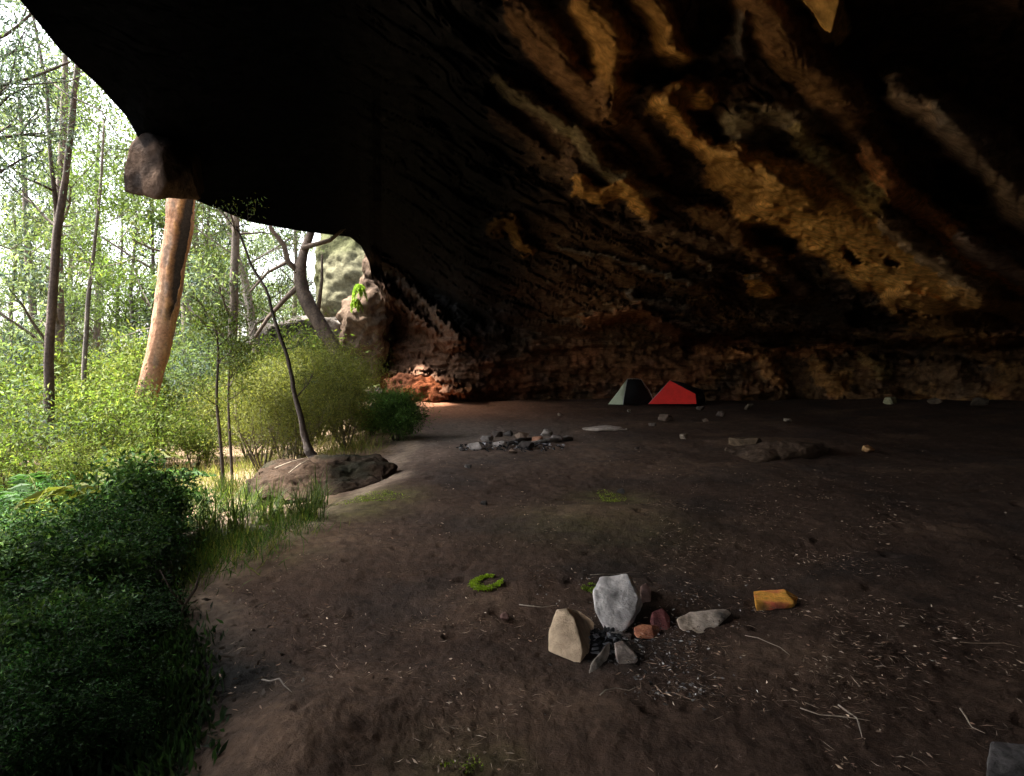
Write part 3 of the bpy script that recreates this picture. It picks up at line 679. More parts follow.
def charcoal_heap(name, label, c, rx, ry, n, seed, h=.06):
    r = np.random.default_rng(seed); mb = MB()
    for _ in range(n):
        a = r.uniform(0, 6.28); q = math.sqrt(r.uniform())
        p = np.array([math.cos(a) * rx * q, math.sin(a) * ry * q, h * (1 - q) * r.uniform(.3, 1) + .006])
        L = r.uniform(.012, .04); d = r.normal(size=3); d[2] *= .4; d /= np.linalg.norm(d)
        g = r.uniform(.008, .03) if r.uniform() < .8 else r.uniform(.15, .3)
        mb.tube([p - d * L, p + d * L * .2, p + d * L], [L * .3, L * .42, L * .25], 5, (g, g, g * 1.05), .15)
    o = mb.build(name, M['litter'], None, False, c); tag(o, label, None, None, 'stuff'); return o
charcoal_heap('charcoal', 'black charcoal and ash lying between the front fireplace stones', gnd(606, 645), .13, .2, 120, 4, .03)
g0 = gnd(512, 447)
charcoal_heap('charcoal', 'ash and burnt wood in the far fire ring', g0, 1.0, .7, 300, 5, .10)

# ---- far fire ring
FR = [(476, 446, 9, 'rounded pale stone at the left end of the far fire ring'), (487, 438, 8, 'grey slab on the upper left of the far fire ring'), (497, 434, 8, 'dark stone at the back of the far fire ring, left of centre'),
      (508, 433, 7, 'dark rounded stone at the middle back of the far fire ring'), (500, 444, 8, 'pale flat stone inside the front left of the far fire ring'), (522, 436, 9, 'brownish stone at the back of the far fire ring, right of centre'),
      (526, 446, 11, 'largest dark stone at the front of the far fire ring'), (538, 440, 9, 'rust coloured stone at the right of the far fire ring'), (545, 433, 8, 'pale stone topping the right back of the far fire ring'),
      (556, 439, 8, 'grey stone near the right end of the far fire ring'), (566, 437, 6, 'small stone at the far right end of the far fire ring'), (513, 450, 6, 'small brown stone at the front middle of the far fire ring'),
      (462, 448, 4, 'small dark stone just left of the far fire ring')]
fcol = [(.34, .30, .27), (.30, .27, .25), (.11, .09, .08), (.09, .08, .075), (.36, .32, .29), (.22, .16, .12), (.06, .05, .045), (.26, .13, .08), (.33, .29, .25), (.24, .21, .19), (.2, .17, .15), (.17, .12, .09), (.07, .06, .055)]
for k, (px, py, w, lb) in enumerate(FR):
    g = gnd(px, py + 3); r_ = w / F * g.y
    rock('ring_stone', lb, 'stone', g, (r_, r_ * .8, r_ * .55), 40 + k, fcol[k], None, k * .7, 14, 'stones of the far fire ring', .2, 2)
for k, (a, b, lb) in enumerate([((508, 446), (535, 441), 'charred log lying across the middle of the far fire ring'), ((530, 446), (572, 441), 'short grey log at the right of the far fire ring')]):
    A = np.array(gnd(*a)); B = np.array(gnd(*b)); A[2] += .04; B[2] += .04
    mb = MB(); mb.tube([A, (A + B) / 2 + [0, 0, .02], B], [.035, .045, .03], 8, (.05, .042, .038) if k < 1 else (.2, .18, .16), .1)
    tag(mb.build('burnt_log', M['bark']), lb, 'log', 'logs in the far fire ring')

# ---- scattered stones on the floor
SC = [(683, 437, 6, 'small pale angular stone alone on the floor below the tents', (.30, .24, .18)), (868, 450, 8, 'orange brown lump of stone alone on the right of the floor', (.42, .24, .11)),
      (665, 419, 9, 'brown rock low on the floor right of the red tent', (.14, .10, .075)), (652, 424, 5, 'small dark rock left of the brown rock near the tents', (.10, .08, .065)), (720, 414, 6, 'dark rock near the wall right of the tents', (.11, .085, .07)),
      (706, 420, 4, 'pebble between the two dark rocks right of the tents', (.16, .12, .09)), (484, 503, 5, 'small black stone alone on the left of the cave floor', (.04, .035, .032)), (621, 491, 5, 'small dark stone on the mossy mound', (.05, .045, .04)),
      (628, 411, 4, 'pale pebble in front of the green tent', (.4, .35, .3)), (787, 420, 5, 'small pale stone above the half-buried boulder', (.26, .21, .16)), (890, 402, 8, 'pale greenish stone at the foot of the right wall', (.34, .32, .2)),
      (505, 617, 7, 'flat reddish stone at the left of the front fireplace', (.15, .085, .07)), (470, 444, 3, 'tiny grey stone before the left end of the far fire ring', (.25, .22, .2)), (468, 466, 5, 'grey stone half sunk left of the cave floor middle', (.13, .115, .105)),
      (560, 414, 4, 'small brown stone left of the green tent', (.2, .15, .11)), (637, 447, 3, 'tiny dark stone on the floor left of the pale angular one', (.09, .07, .06)), (935, 402, 7, 'dark brown rock at the foot of the right wall', (.12, .09, .065)),
      (980, 404, 10, 'large dark rock at the wall foot near the right edge', (.10, .08, .06)), (750, 408, 8, 'dark brown rock at the wall foot right of the red tent', (.12, .09, .065)), (700, 408, 5, 'rounded rock beside the right side of the red tent', (.10, .08, .065))]
for k, (px, py, w, lb, c) in enumerate(SC):
    g = gnd(px, py + 2); r_ = w / F * g.y
    rock('stone', lb, 'stone', g, (r_, r_ * .8, r_ * .62), 70 + k, c, None, k * 1.3, 12, 'loose stones on the cave floor', .25, 2)
g = gnd(778, 453)
rock('boulder', 'low half-buried brown boulder on the right of the cave floor', 'boulder', g, (1.05, .8, .26), 95, (.070, .046, .031), (.048, .032, .022), .3, 18, None, .58, 4, .07)
g = gnd(748, 447)
rock('boulder', 'yellowish flat rock at the left side of the half-buried boulder', 'boulder', g, (.36, .5, .16), 96, (.13, .09, .055), (.08, .055, .035), .1, 14, None, .35, 3, .05)
g = gnd(604, 429)
rock('flat_slab', 'pale flat stone flush with the floor left of the tents', 'stone', g, (.62, .5, .06), 97, (.40, .34, .29), (.3, .25, .21), .2, 16, None, .4, 3, .03)

# ---- earthy slab under the leaning sapling
slab_pts = [(246, 482, 8.6), (258, 470, 8.9), (290, 462, 9.3), (330, 458, 9.6), (372, 457, 9.8), (396, 466, 9.6), (385, 480, 9.0), (350, 492, 8.6), (318, 500, 8.3), (280, 502, 8.2), (250, 496, 8.4), (270, 462, 10.4), (380, 456, 10.8), (398, 470, 10.2), (260, 500, 9.6), (380, 500, 9.4)]
c = at(320, 500, 9.2)
sl = hull_mesh('rock_slab', [at(*q) - c for q in slab_pts], 5, .065, 5, 1, (.024, .014, .008), (.012, .012, .006), 17, .015)
tag(obj('rock_slab', sl, M['stone'], None, c), 'long rust brown rock slab between the bushes and the cave floor', 'boulder')

# ------------------------------------------------------------------ tents
def tent_faces(name, V, quads, tris, mat, parent, sag=.05, n=10):
    """panels between corner points, each a grid that sags inwards a little"""
    mb = MB(); cen = np.mean(np.array(V, float), 0)
    for f in quads + tris:
        P = [np.array(V[i], float) for i in f]
        if len(P) == 3: P = P + [P[2]]
        s = np.linspace(0, 1, n); U, W_ = np.meshgrid(s, s, indexing='ij'); U = U[..., None]; W_ = W_[..., None]
        G = (1 - U) * (1 - W_) * P[0] + U * (1 - W_) * P[1] + U * W_ * P[2] + (1 - U) * W_ * P[3]
        nr = np.cross(P[1] - P[0], P[2] - P[0]); nr /= np.linalg.norm(nr) + 1e-9
        if np.dot(nr, (sum(P) / 4 - cen)) < 0: nr = -nr
        G = G - nr * sag * (16 * U * (1 - U) * W_ * (1 - W_)) + nr * .006 * np.sin(U * 23 + W_ * 9)
        i = np.arange(n - 1)[:, None] * n; j = np.arange(n - 1)[None]
        Q = np.stack([i + j, i + j + 1, i + n + j + 1, i + n + j], -1).reshape(-1, 4)
        # outer and inner skin, a few mm apart
        mb.add(G.reshape(-1, 3), Q); mb.add((G - nr * .004).reshape(-1, 3), Q[:, ::-1])
    return mb.build(name, mat, parent)
def rod(name, pts, r, mat, parent):
    mb = MB(); mb.tube(pts, r, 6); return mb.build(name, mat, parent)

gt = gnd(631, 406)
gt.y = 25.2
k = 25.2 / F
t = thing('tent', 'small sage green tent with its dark open side facing right', 'tent', (0, 0, 0), 0, 'tents against the back wall')
def tp(px, py, dd): return np.array(at(px, py, 25.2 + dd))
zb = 404.5
A_, B_, Cc, Dd = tp(608, zb, -.3), tp(623, zb, -.75), tp(655, zb - .5, .3), tp(634, zb - 2, 1.5)
ap, ap2 = tp(627.5, 379, .25), tp(641, 379.5, .65)
t.location = Vector((A_ + B_ + Cc + Dd) / 4); t.location.z = float(A_[2]) ; L0 = np.array(t.location)
v_ = [p - L0 for p in (A_, B_, Cc, Dd, ap, ap2)]
tent_faces('flysheet', v_, [[0, 1, 4, 4], [0, 3, 5, 4], [3, 2, 5, 5]], [], M['fabric_green'], t, -.09)
tent_faces('inner_mesh', v_, [[1, 2, 5, 4]], [], M['mesh_dark'], t, -.16)
tent_faces('groundsheet', [p + [0, 0, .012] for p in v_[:4]], [[0, 1, 2, 3]], [], M['mesh_dark'], t, 0)
rod('pole', [v_[1], (v_[1] + v_[4]) / 2 + [-.03, -.03, .05], v_[4], (v_[4] + v_[5]) / 2 + [0, 0, .03], v_[5], (v_[5] + v_[2]) / 2 + [.05, 0, .05], v_[2]], .012, M['pole'], t)
rod('guy_line', [v_[4], v_[0] + [-.55, -.2, 0]], .002, M['cord'], t)
rod('guy_line', [v_[5], v_[2] + [.3, -.3, 0]], .002, M['cord'], t)

t = thing('tent', 'small bright red tent with a black panel on its right shoulder', 'tent', (0, 0, 0), 0, 'tents against the back wall')
A_, B_, Cc, Dd = tp(648.5, 404, -.35), tp(696.5, 404, -.55), tp(706, 403, .9), tp(662, 401.5, 1.2)
ap, sh, sh2 = tp(670, 380.5, .0), tp(695.5, 394, -.25), tp(703, 390, .6)
t.location = Vector((A_ + B_ + Cc + Dd) / 4); t.location.z = float(A_[2]); L0 = np.array(t.location)
v_ = [p - L0 for p in (A_, B_, Cc, Dd, ap, sh, sh2)]
tent_faces('flysheet', v_, [[0, 1, 5, 4], [0, 3, 4, 4]], [], M['fabric_red'], t, .03)
tent_faces('inner_mesh', v_, [[5, 6, 4, 4], [1, 2, 6, 5], [3, 2, 6, 4]], [], M['mesh_dark'], t, -.10)
tent_faces('groundsheet', [p + [0, 0, .012] for p in v_[:4]], [[0, 1, 2, 3]], [], M['mesh_dark'], t, 0)
rod('pole', [v_[0] + [0, .02, 0], v_[4] + [0, .02, .0], v_[6], v_[2]], .012, M['pole'], t)
rod('guy_line', [v_[4], v_[0] + [-.4, -.3, 0]], .002, M['cord'], t)
rod('guy_line', [v_[5], v_[1] + [.35, -.4, 0]], .002, M['cord'], t)

# ------------------------------------------------------------------ plants
def lcol(n, base, var=.3, alt=None, pa=.2):
    c = np.tile(np.array(base, float), (n, 1)) * np.exp(rng.normal(0, var, (n, 1)))
    if alt is not None:
        m = rng.uniform(size=n) < pa
        c[m] = np.array(alt) * np.exp(rng.normal(0, var, (m.sum(), 1)))
    return np.clip(c, .004, .8)

def grow(p, d, L, r, depth, wob=.25, spread=.7, nb=3, up=.15):
    """returns (branches [(pts, radii)], tips)"""
    n = 6; pts = [np.array(p, float)]; d = np.array(d, float); d /= np.linalg.norm(d)
    for k in range(n - 1):
        d = d + rng.normal(0, wob, 3) * .4 + np.array([0, 0, up * .3]); d /= np.linalg.norm(d)
        pts.append(pts[-1] + d * L / (n - 1))
    rad = np.linspace(r, r * .55, n)
    br = [(np.array(pts), rad)]; tips = []
    if depth == 0: return br, [pts[-1], pts[-2], pts[-3]]
    for k in range(nb):
        q = rng.integers(2, n)
        dd = d * .6 + rng.normal(0, spread, 3); dd[2] += up
        b, t_ = grow(pts[q], dd, L * rng.uniform(.5, .75), rad[q] * .6, depth - 1, wob, spread, nb, up)
        br += b; tips += t_
    return br, tips

def foliage(mb, tips, per, rad, L, W, base, alt=None, pa=.2, droop=.3, var=.3, flat_=1.):
    tips = np.array(tips); n = len(tips) * per
    P = np.repeat(tips, per, 0) + rng.normal(0, 1, (n, 3)) * rad * np.array([1, 1, .7 * flat_])
    tone = np.repeat(np.exp(rng.normal(0, .22, (len(tips), 1))), per, 0)
    Dv = rng.normal(0, 1, (n, 3)); Dv[:, 2] -= droop
    mb.leaves(P, Dv, L * rng.uniform(.6, 1.3, n), W * rng.uniform(.7, 1.3, n), lcol(n, base, var, alt, pa) * tone)

def make_shrub(name, label, h, r, per, L, W, base, alt, pa, mat, nstem=6, bark=(.06, .045, .035), droop=.1, var=.3, spread=.55, crad=.16, group=None, stemr=.012):
    t = thing(name, label, 'shrub', (0, 0, 0), 0, group)
    st = MB(); fo = MB(); tips = []
    for k in range(nstem):
        a = rng.uniform(0, 6.28); d = np.array([math.cos(a) * r / h * .8, math.sin(a) * r / h * .8, 1])
        b, tt = grow((math.cos(a) * .06 * r, math.sin(a) * .06 * r, -.05), d, h * rng.uniform(.5, .75), stemr * h, 2, .3, spread, 3, .25)
        for pts, rad in b: st.tube(pts, rad, 5, bark, .05, False)
        tips += tt
    tips = [p for p in tips if p[2] > .08 * h]
    foliage(fo, tips, per, crad * h, L, W, base, alt, pa, droop, var)
    st.build('stem', M['bark'], t); fo.build('foliage', M[mat], t)
    return t

def make_tree(name, label, path, rad, crown_from, nlimb, limbL, per, crad, L, W, base, alt, pa, bark, cat='tree', group=None, droop=.6, var=.3, seg=10, mat='leaf', loc=None, extra=None, depth=1, up=.2, blotch=None, xt=None, wob=.5, rings=4):
    path = np.array(path, float); loc = path[0] if loc is None else np.array(loc)
    path = path - loc
    t = thing(name, label, cat, loc, 0, group)
    # resample + wobble
    n = max(10, len(path) * rings); s = np.linspace(0, len(path) - 1, n)
    pp = np.stack([np.interp(s, range(len(path)), path[:, i]) for i in range(3)], -1)
    for _ in range(2 * (rings // 4) ** 2): pp[1:-1] = (pp[:-2] + 2 * pp[1:-1] + pp[2:]) / 4
    rr = np.interp(s, range(len(rad)), rad) if len(rad) == len(path) else np.linspace(rad[0], rad[-1], n)
    tr = MB(); br = MB(); fo = MB(); tips = []; own = []
    pp[2:-1] += np.stack([fbm(pp[2:-1] * .9 + 50 * j + loc, 3) for j in range(3)], -1) * np.array([1, 1, .2]) * rr[2:-1, None] * wob
    tr.tube(pp, rr, seg, bark, .06 if rings < 9 else .008, True, blotch or tuple(np.array(bark) * 1.7))
    for k in range(nlimb):
        f = rng.uniform(crown_from, 1); q = min(n - 1, int(f * (n - 1)))
        a = rng.uniform(0, 6.28); d = np.array([math.cos(a), math.sin(a), rng.uniform(.1, .9)])
        b, tt = grow(pp[q], d, limbL * rng.uniform(.6, 1.2), max(rr[q] * .34, .01), depth, .3, .6, 3, up)
        lb_ = br if group else MB()
        for pts, rad_ in b: lb_.tube(pts, rad_, 5, bark, .04, False)
        if not group: own.append(lb_)
        tips += tt
    if extra:
        for pts, rad_ in extra:
            q = np.array(pts, float) - loc
            xb = MB(); xb.tube(q, np.linspace(rad_[0], rad_[1], len(q)), 7, bark, .05); own.append(xb)
    tro = tr.build('trunk', M['bark'], t)
    for xb in own: xb.build('limb', M['bark'], t)
    if br.n: br.build('limb', M['bark'], t)
    if xt: tips += [np.array(q, float) - loc for q in xt]
    if tips:
        foliage(fo, tips, per, crad, L, W, base, alt, pa, droop, var); fo.build('crown', M[mat], t)
    return t

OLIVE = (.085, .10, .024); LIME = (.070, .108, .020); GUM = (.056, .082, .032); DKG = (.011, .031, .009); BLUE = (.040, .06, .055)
def ground_z(x, y): return float(hmac(np.array([x]), np.array([y]))[0])
def on(px, D, dz=0.):
    p = at(px, 362, D); return np.array([p.x, p.y, ground_z(p.x, p.y) + dz])
def P_(px, py, D): return np.array(at(px, py, D))

# named trees
DK = (.055, .042, .036)
make_tree('gum_tree', 'slender dark forked tree at the far left, rising past the roof edge', [on(47, 13.2, -.2), P_(47, 420, 13.2), P_(51, 320, 13.2), P_(58, 222, 13.2), P_(66, 170, 13.2), P_(78, 65, 13.2), P_(92, -80, 13.2), P_(100, -220, 13.2)],
          [.11, .10, .085, .075, .06, .05, .04, .02], .75, 9, 1.9, 60, .32, .12, .03, GUM, BLUE, .3, DK,
          extra=[([P_(58, 222, 13.2), P_(50, 150, 13.3), P_(47, 90, 13.4), P_(36, 30, 13.6), P_(20, -40, 13.8), P_(5, -160, 14)], (.045, .015)), ([P_(52, 190, 13.2), P_(40, 184, 13), P_(25, 178, 12.9), P_(12, 168, 12.8)], (.03, .012)),
                 ([P_(48, 80, 13.4), P_(68, 95, 13.2), P_(100, 110, 13), P_(118, 135, 12.9)], (.022, .008)), ([P_(50, 50, 13.4), P_(20, 30, 13.2), P_(-20, 40, 13)], (.02, .008))])
PK = (.33, .175, .105)
t = make_tree('gum_tree', 'stout pink barked gum tree with a long black hollow scar', [on(140, 18, -.2), P_(146, 400, 18), P_(156, 360, 18), P_(166, 310, 18), P_(174, 255, 18), P_(181, 212, 18), P_(186, 150, 18), P_(196, 40, 18), P_(205, -80, 18)],
          [.30, .27, .28, .31, .33, .35, .30, .22, .13], .75, 8, 2.6, 70, .5, .14, .035, GUM, OLIVE, .3, PK, seg=64, blotch=(.40, .24, .15), wob=.25, rings=26)
# its scar: a charred hollow on the right-hand side, carved into the trunk with peeling orange bark round it
tro = [c for c in t.children if c.name.startswith('trunk')][0]
nv = len(tro.data.vertices); V = np.zeros(nv * 3, np.float32); tro.data.vertices.foreach_get('co', V); V = V.reshape(-1, 3).astype(float)
Wd = V + np.array(t.location); uu, vv = to_px(Wd)
ccx = np.interp(vv, [150, 212, 255, 310, 360, 410], [186, 181, 174, 166, 156, 141])
nn = fbm(Wd * 3.2, 4, .6); n2 = fbm(Wd * np.array([9, 9, 2.5]), 3)
cen = ccx + 5.5 + 3.0 * fbm(np.stack([0 * vv, 0 * vv, Wd[:, 2] * 1.1], -1) + 3, 2)
wid = np.interp(vv, [190, 205, 225, 270, 300, 325], [3.5, 4.5, 6, 5, 3, 0])
front_ = Wd[:, 1] < 18.05
dd = np.abs(uu - cen) + 3.2 * nn
hol = np.where(front_, 1 - sstep(-.8, .8, dd - wid), 0) * (wid > 0)
peel = np.where(front_, 1 - sstep(-2, 2, dd - wid - 5), 0) * (wid > .5)
Cc = np.zeros(nv * 4, np.float32); at_ = tro.data.color_attributes['Col']; at_.data.foreach_get('color', Cc); Cc = Cc.reshape(-1, 4)
pk = (peel * sstep(-.25, .2, n2))[:, None]
Cc[:, :3] = Cc[:, :3] * (1 - pk) + np.array([.40, .21, .09]) * pk
Cc[:, :3] = Cc[:, :3] * (1 - hol[:, None]) + np.array([.035, .026, .022]) * hol[:, None]
at_.data.foreach_set('color', Cc.ravel())
ax = np.stack([np.interp(vv, [150, 212, 255, 310, 360, 410], [186, 181, 174, 166, 156, 141]) - uu, 0 * uu, 0 * uu], -1)
gk = (sstep(.0, .3, fbm(Wd * np.array([4, 4, 1.6]) + 7, 4)) * .8 * (1 - hol))[:, None]
Cc[:, :3] = Cc[:, :3] * (1 - gk) + np.array([.20, .14, .105]) * gk
at_.data.foreach_set('color', Cc.ravel())
V[:, 1] += hol * .10 - peel * (1 - hol) * .03 * (1 + n2)
V += np.stack([n2 * .012, n2 * .012, 0 * n2], -1)
tro.data.vertices.foreach_set('co', V.astype(np.float32).ravel()); tro.data.update()
LT = (.10, .075, .06)
make_tree('leaning_tree', 'thick dark tree leaning left in front of the far rock shelf', [P_(360, 402, 23), P_(350, 377, 23), P_(327, 335, 23), P_(305, 299, 23), P_(299, 274, 23), P_(303, 254, 23.1), P_(311, 232, 23.3), P_(325, 190, 23.5)],
          [.24, .22, .24, .25, .20, .15, .13, .08], .85, 3, 1.6, 30, .5, .12, .03, GUM, OLIVE, .3, LT, seg=16, wob=.3, blotch=(.05, .038, .032), rings=9,
          extra=[([P_(299, 272, 23), P_(288, 262, 22.9), P_(284, 245, 22.8), P_(272, 230, 22.7), P_(262, 205, 22.6)], (.12, .05)), ([P_(300, 285, 23), P_(284, 300, 22.8), P_(268, 318, 22.6), P_(250, 345, 22.4)], (.10, .05)),
                 ([P_(288, 262, 22.9), P_(268, 272, 22.8), P_(250, 292, 22.7)], (.07, .03)), ([P_(302, 248, 23), P_(330, 240, 23), P_(345, 228, 23)], (.1, .05)), ([P_(318, 312, 23), P_(322, 280, 23.2), P_(322, 255, 23.4)], (.08, .03))])
make_tree('sapling', 'thin crooked sapling leaning left from behind the rust brown slab', [P_(313, 462, 10.6), P_(309, 442, 10.6), P_(300, 402, 10.6), P_(291, 365, 10.6), P_(274, 315, 10.6), P_(267, 291, 10.6), P_(252, 266, 10.6), P_(240, 236, 10.6), P_(236, 226, 10.6)],
          [.095, .06, .038, .03, .026, .023, .02, .017, .012], .25, 6, .45, 7, .10, .07, .018, GUM, OLIVE, .3, (.05, .04, .034), seg=8, rings=6, wob=3.0)
make_tree('sapling', 'thin upright sapling with leafy twigs left of the olive bushes', [on(222, 11.5, -.1), P_(221, 450, 11.5), P_(216, 400, 11.5), P_(219, 350, 11.5), P_(214, 318, 11.5)], [.035, .03, .025, .02, .012], .35, 9, .55, 26, .14, .07, .022, LIME, OLIVE, .4, (.05, .04, .033), seg=6)
make_tree('sapling', 'bare straight sapling stem close to the olive bushes', [on(231, 12, -.1), P_(230, 440, 12), P_(228, 400, 12), P_(230, 350, 12)], [.03, .026, .02, .012], .5, 5, .5, 22, .13, .07, .022, OLIVE, LIME, .4, (.055, .043, .035), seg=6)
make_tree('sapling', 'slim grey sapling between the forked tree and the pink gum', [on(80, 16, -.1), P_(84, 370, 16), P_(88, 300, 16), P_(95, 240, 16), P_(101, 185, 16), P_(104, 120, 16)], [.06, .055, .05, .04, .035, .02], .4, 10, .9, 30, .22, .09, .025, LIME, GUM, .4, (.10, .085, .075), seg=7)
make_tree('gum_tree', 'tree with drooping blue green leaves at the left edge of the photo', [on(-60, 11, -.2), P_(-55, 300, 11), P_(-40, 150, 11), P_(-30, 40, 11), P_(-30, -60, 11)], [.16, .14, .12, .09, .05], .45, 12, 1.5, 55, .24, .11, .026, BLUE, GUM, .35, DK, seg=9, xt=[P_(x_ + rng.normal(0, 5), y_ + rng.normal(0, 7), 11 + rng.normal(0, .3)) for x_, y_ in [(5, 65), (18, 75), (8, 90), (28, 95), (15, 108), (36, 82), (20, 150), (35, 158), (12, 165), (45, 150), (5, 180)] * 2],
          extra=[([P_(-40, 150, 11), P_(-15, 120, 11), P_(10, 95, 11), P_(34, 84, 11)], (.035, .008)), ([P_(-42, 190, 11), P_(-10, 178, 11), P_(20, 160, 11), P_(44, 150, 11)], (.03, .008))])
make_tree('gum_tree', 'gum with drooping leafy boughs just right of the pink trunk', [on(262, 26, -.2), P_(258, 380, 26), P_(250, 300, 26), P_(232, 240, 26), P_(222, 180, 26)], [.2, .18, .15, .12, .08], .35, 12, 2.2, 44, .4, .14, .035, GUM, OLIVE, .3, (.2, .17, .15), seg=9, xt=[P_(x_ + rng.normal(0, 7), y_ + rng.normal(0, 8), 25 + rng.normal(0, .5)) for x_, y_ in [(200, 228), (212, 240), (226, 250), (205, 262), (240, 246), (222, 280), (208, 296), (236, 275), (250, 262), (262, 285), (275, 300), (245, 300)] * 2])

# shrubs
g = 'yellow olive bushes before the leaning tree'
ol = make_shrub('bush', 'rounded yellow olive fine-leaved bush among its like by the leaning tree', 2.2, 1.0, 46, .085, .016, (.10, .105, .024), (.075, .09, .024), .35, 'leaf', 9, (.09, .075, .05), -.2, .3, .5, .13, g)
OB = [(300, 14.5, 1.0), (262, 13.4, .95), (338, 16.5, 1.05), (318, 18.5, 1.1), (278, 17.5, 1.15), (355, 19.5, .9), (248, 16, 1.0), (290, 12.2, .72), (345, 13.8, .6)]
for k, (px, D, sc) in enumerate(OB):
    p = on(px, D, -.02)
    if k == 0: ol.location = p; ol.scale = (sc,) * 3
    else: dup(ol, p, k * 1.9, sc)
sh = make_shrub('bush', 'compact fresh green bush on the floor edge near the far end', 1.05, .75, 60, .10, .016, (.045, .095, .022), (.075, .13, .03), .3, 'leaf', 10, (.05, .04, .03), -.4, .3, .5, .14)
sh.location = gnd(396, 441)
p = gnd(372, 436); dup(sh, p, 2., .6, 'low tangled bush adjoining the compact fresh green one')

# dark foreground shrubs
g = 'dark bushes at the front left'
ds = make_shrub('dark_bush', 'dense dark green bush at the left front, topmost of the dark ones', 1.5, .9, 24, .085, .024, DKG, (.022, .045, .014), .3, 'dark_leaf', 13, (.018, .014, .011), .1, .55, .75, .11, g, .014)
DB = [(85, 6.2, .55, None), (140, 6.7, .46, 'dark bush beside the strappy grass, right of its group'), (20, 5.6, .56, 'dark bush at the left edge of the photo, mid height'), (105, 4.9, .50, 'dark bush low in the middle of the dark group'),
      (40, 4.1, .52, 'nearly black bush in the lower left corner'), (-30, 7.4, .66, 'tall dark bush cut off by the left edge'), (45, 7.6, .52, 'dark bush behind the others with lighter tips'), (110, 4.0, .34, 'small dark bush nearest the bare path'), (-10, 3.4, .42, 'dark bush at the very bottom left'), (60, 3.2, .30,'low black undergrowth bush at the bottom left'), (-20, 2.7, .34, 'black bush filling the bottom left corner of the photo'), (95, 2.9, .24, 'small black bush on the bare soil at the bottom left'), (60, 6.9, .5, 'dark bush below the fern fronds')]
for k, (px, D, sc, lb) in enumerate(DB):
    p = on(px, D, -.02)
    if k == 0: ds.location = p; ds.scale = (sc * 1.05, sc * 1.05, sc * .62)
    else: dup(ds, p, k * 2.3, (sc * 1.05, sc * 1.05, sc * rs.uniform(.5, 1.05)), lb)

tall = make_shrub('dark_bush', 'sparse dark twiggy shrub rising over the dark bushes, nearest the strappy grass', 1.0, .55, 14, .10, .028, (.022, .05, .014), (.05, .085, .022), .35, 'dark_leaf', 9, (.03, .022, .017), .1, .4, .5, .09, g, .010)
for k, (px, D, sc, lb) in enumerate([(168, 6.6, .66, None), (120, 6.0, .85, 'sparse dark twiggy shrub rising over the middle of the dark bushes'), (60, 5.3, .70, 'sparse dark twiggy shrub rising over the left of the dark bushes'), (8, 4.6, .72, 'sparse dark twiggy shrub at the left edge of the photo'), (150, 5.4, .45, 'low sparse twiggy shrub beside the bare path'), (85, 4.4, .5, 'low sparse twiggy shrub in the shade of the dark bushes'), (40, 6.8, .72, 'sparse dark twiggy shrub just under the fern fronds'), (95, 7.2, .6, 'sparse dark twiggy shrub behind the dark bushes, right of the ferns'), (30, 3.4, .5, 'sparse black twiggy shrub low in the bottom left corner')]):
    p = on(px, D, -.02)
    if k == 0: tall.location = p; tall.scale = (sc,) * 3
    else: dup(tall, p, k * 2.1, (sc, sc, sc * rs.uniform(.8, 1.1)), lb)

# mid-forest shrubs and trees (copies of a few kinds)
kinds = []
for (nm, lb, h, r, per, L, W, b, a, pa, bk) in [
    ('forest_shrub', 'airy lime green understorey shrub in the forest behind the dark bushes', 3.0, 1.3, 18, .17, .05, LIME, OLIVE, .35, (.08, .065, .05)),
    ('forest_shrub', 'loose grey green understorey shrub in the forest behind the dark bushes', 3.4, 1.3, 17, .18, .042, GUM, BLUE, .3, (.09, .075, .06)),
    ('forest_shrub', 'bright yellow green understorey shrub in the forest behind the dark bushes', 2.4, 1.2, 20, .16, .048, (.095, .115, .026), LIME, .4, (.08, .07, .05))]:
    kinds.append(make_shrub(nm, lb, h, r, per, L, W, b, a, pa, 'leaf', 8, bk, .2, .3, .6, .12, 'understorey shrubs of the forest'))
used = [False] * 3

spots = []
for k in range(46):
    D = rs.uniform(13, 32); px = rs.uniform(-90, 300)
    if px > 225 and D < 19: D += 9
    if 115 < px < 250 and D < 20: D += 8
    spots.append((px, D, rs.integers(0, 3), rs.uniform(.7, 1.1) * (.55 + .02 * D)))
spots += [(-10, 9.6, 0, .5), (105, 11.5, 2, .4), (60, 11.0, 2, .4), (15, 12, 1, .5), (100, 14, 0, .6), (190, 15.5, 2, .5), (205, 17, 0, .6)]
for px, D, q, sc in spots:
    p = on(px, D, -.03)
    if not used[q]: kinds[q].location = p; kinds[q].scale = (sc,) * 3; used[q] = True
    else: dup(kinds[q], p, rs.uniform(0, 6.28), (sc, sc, sc * rs.uniform(.85, 1.2)))

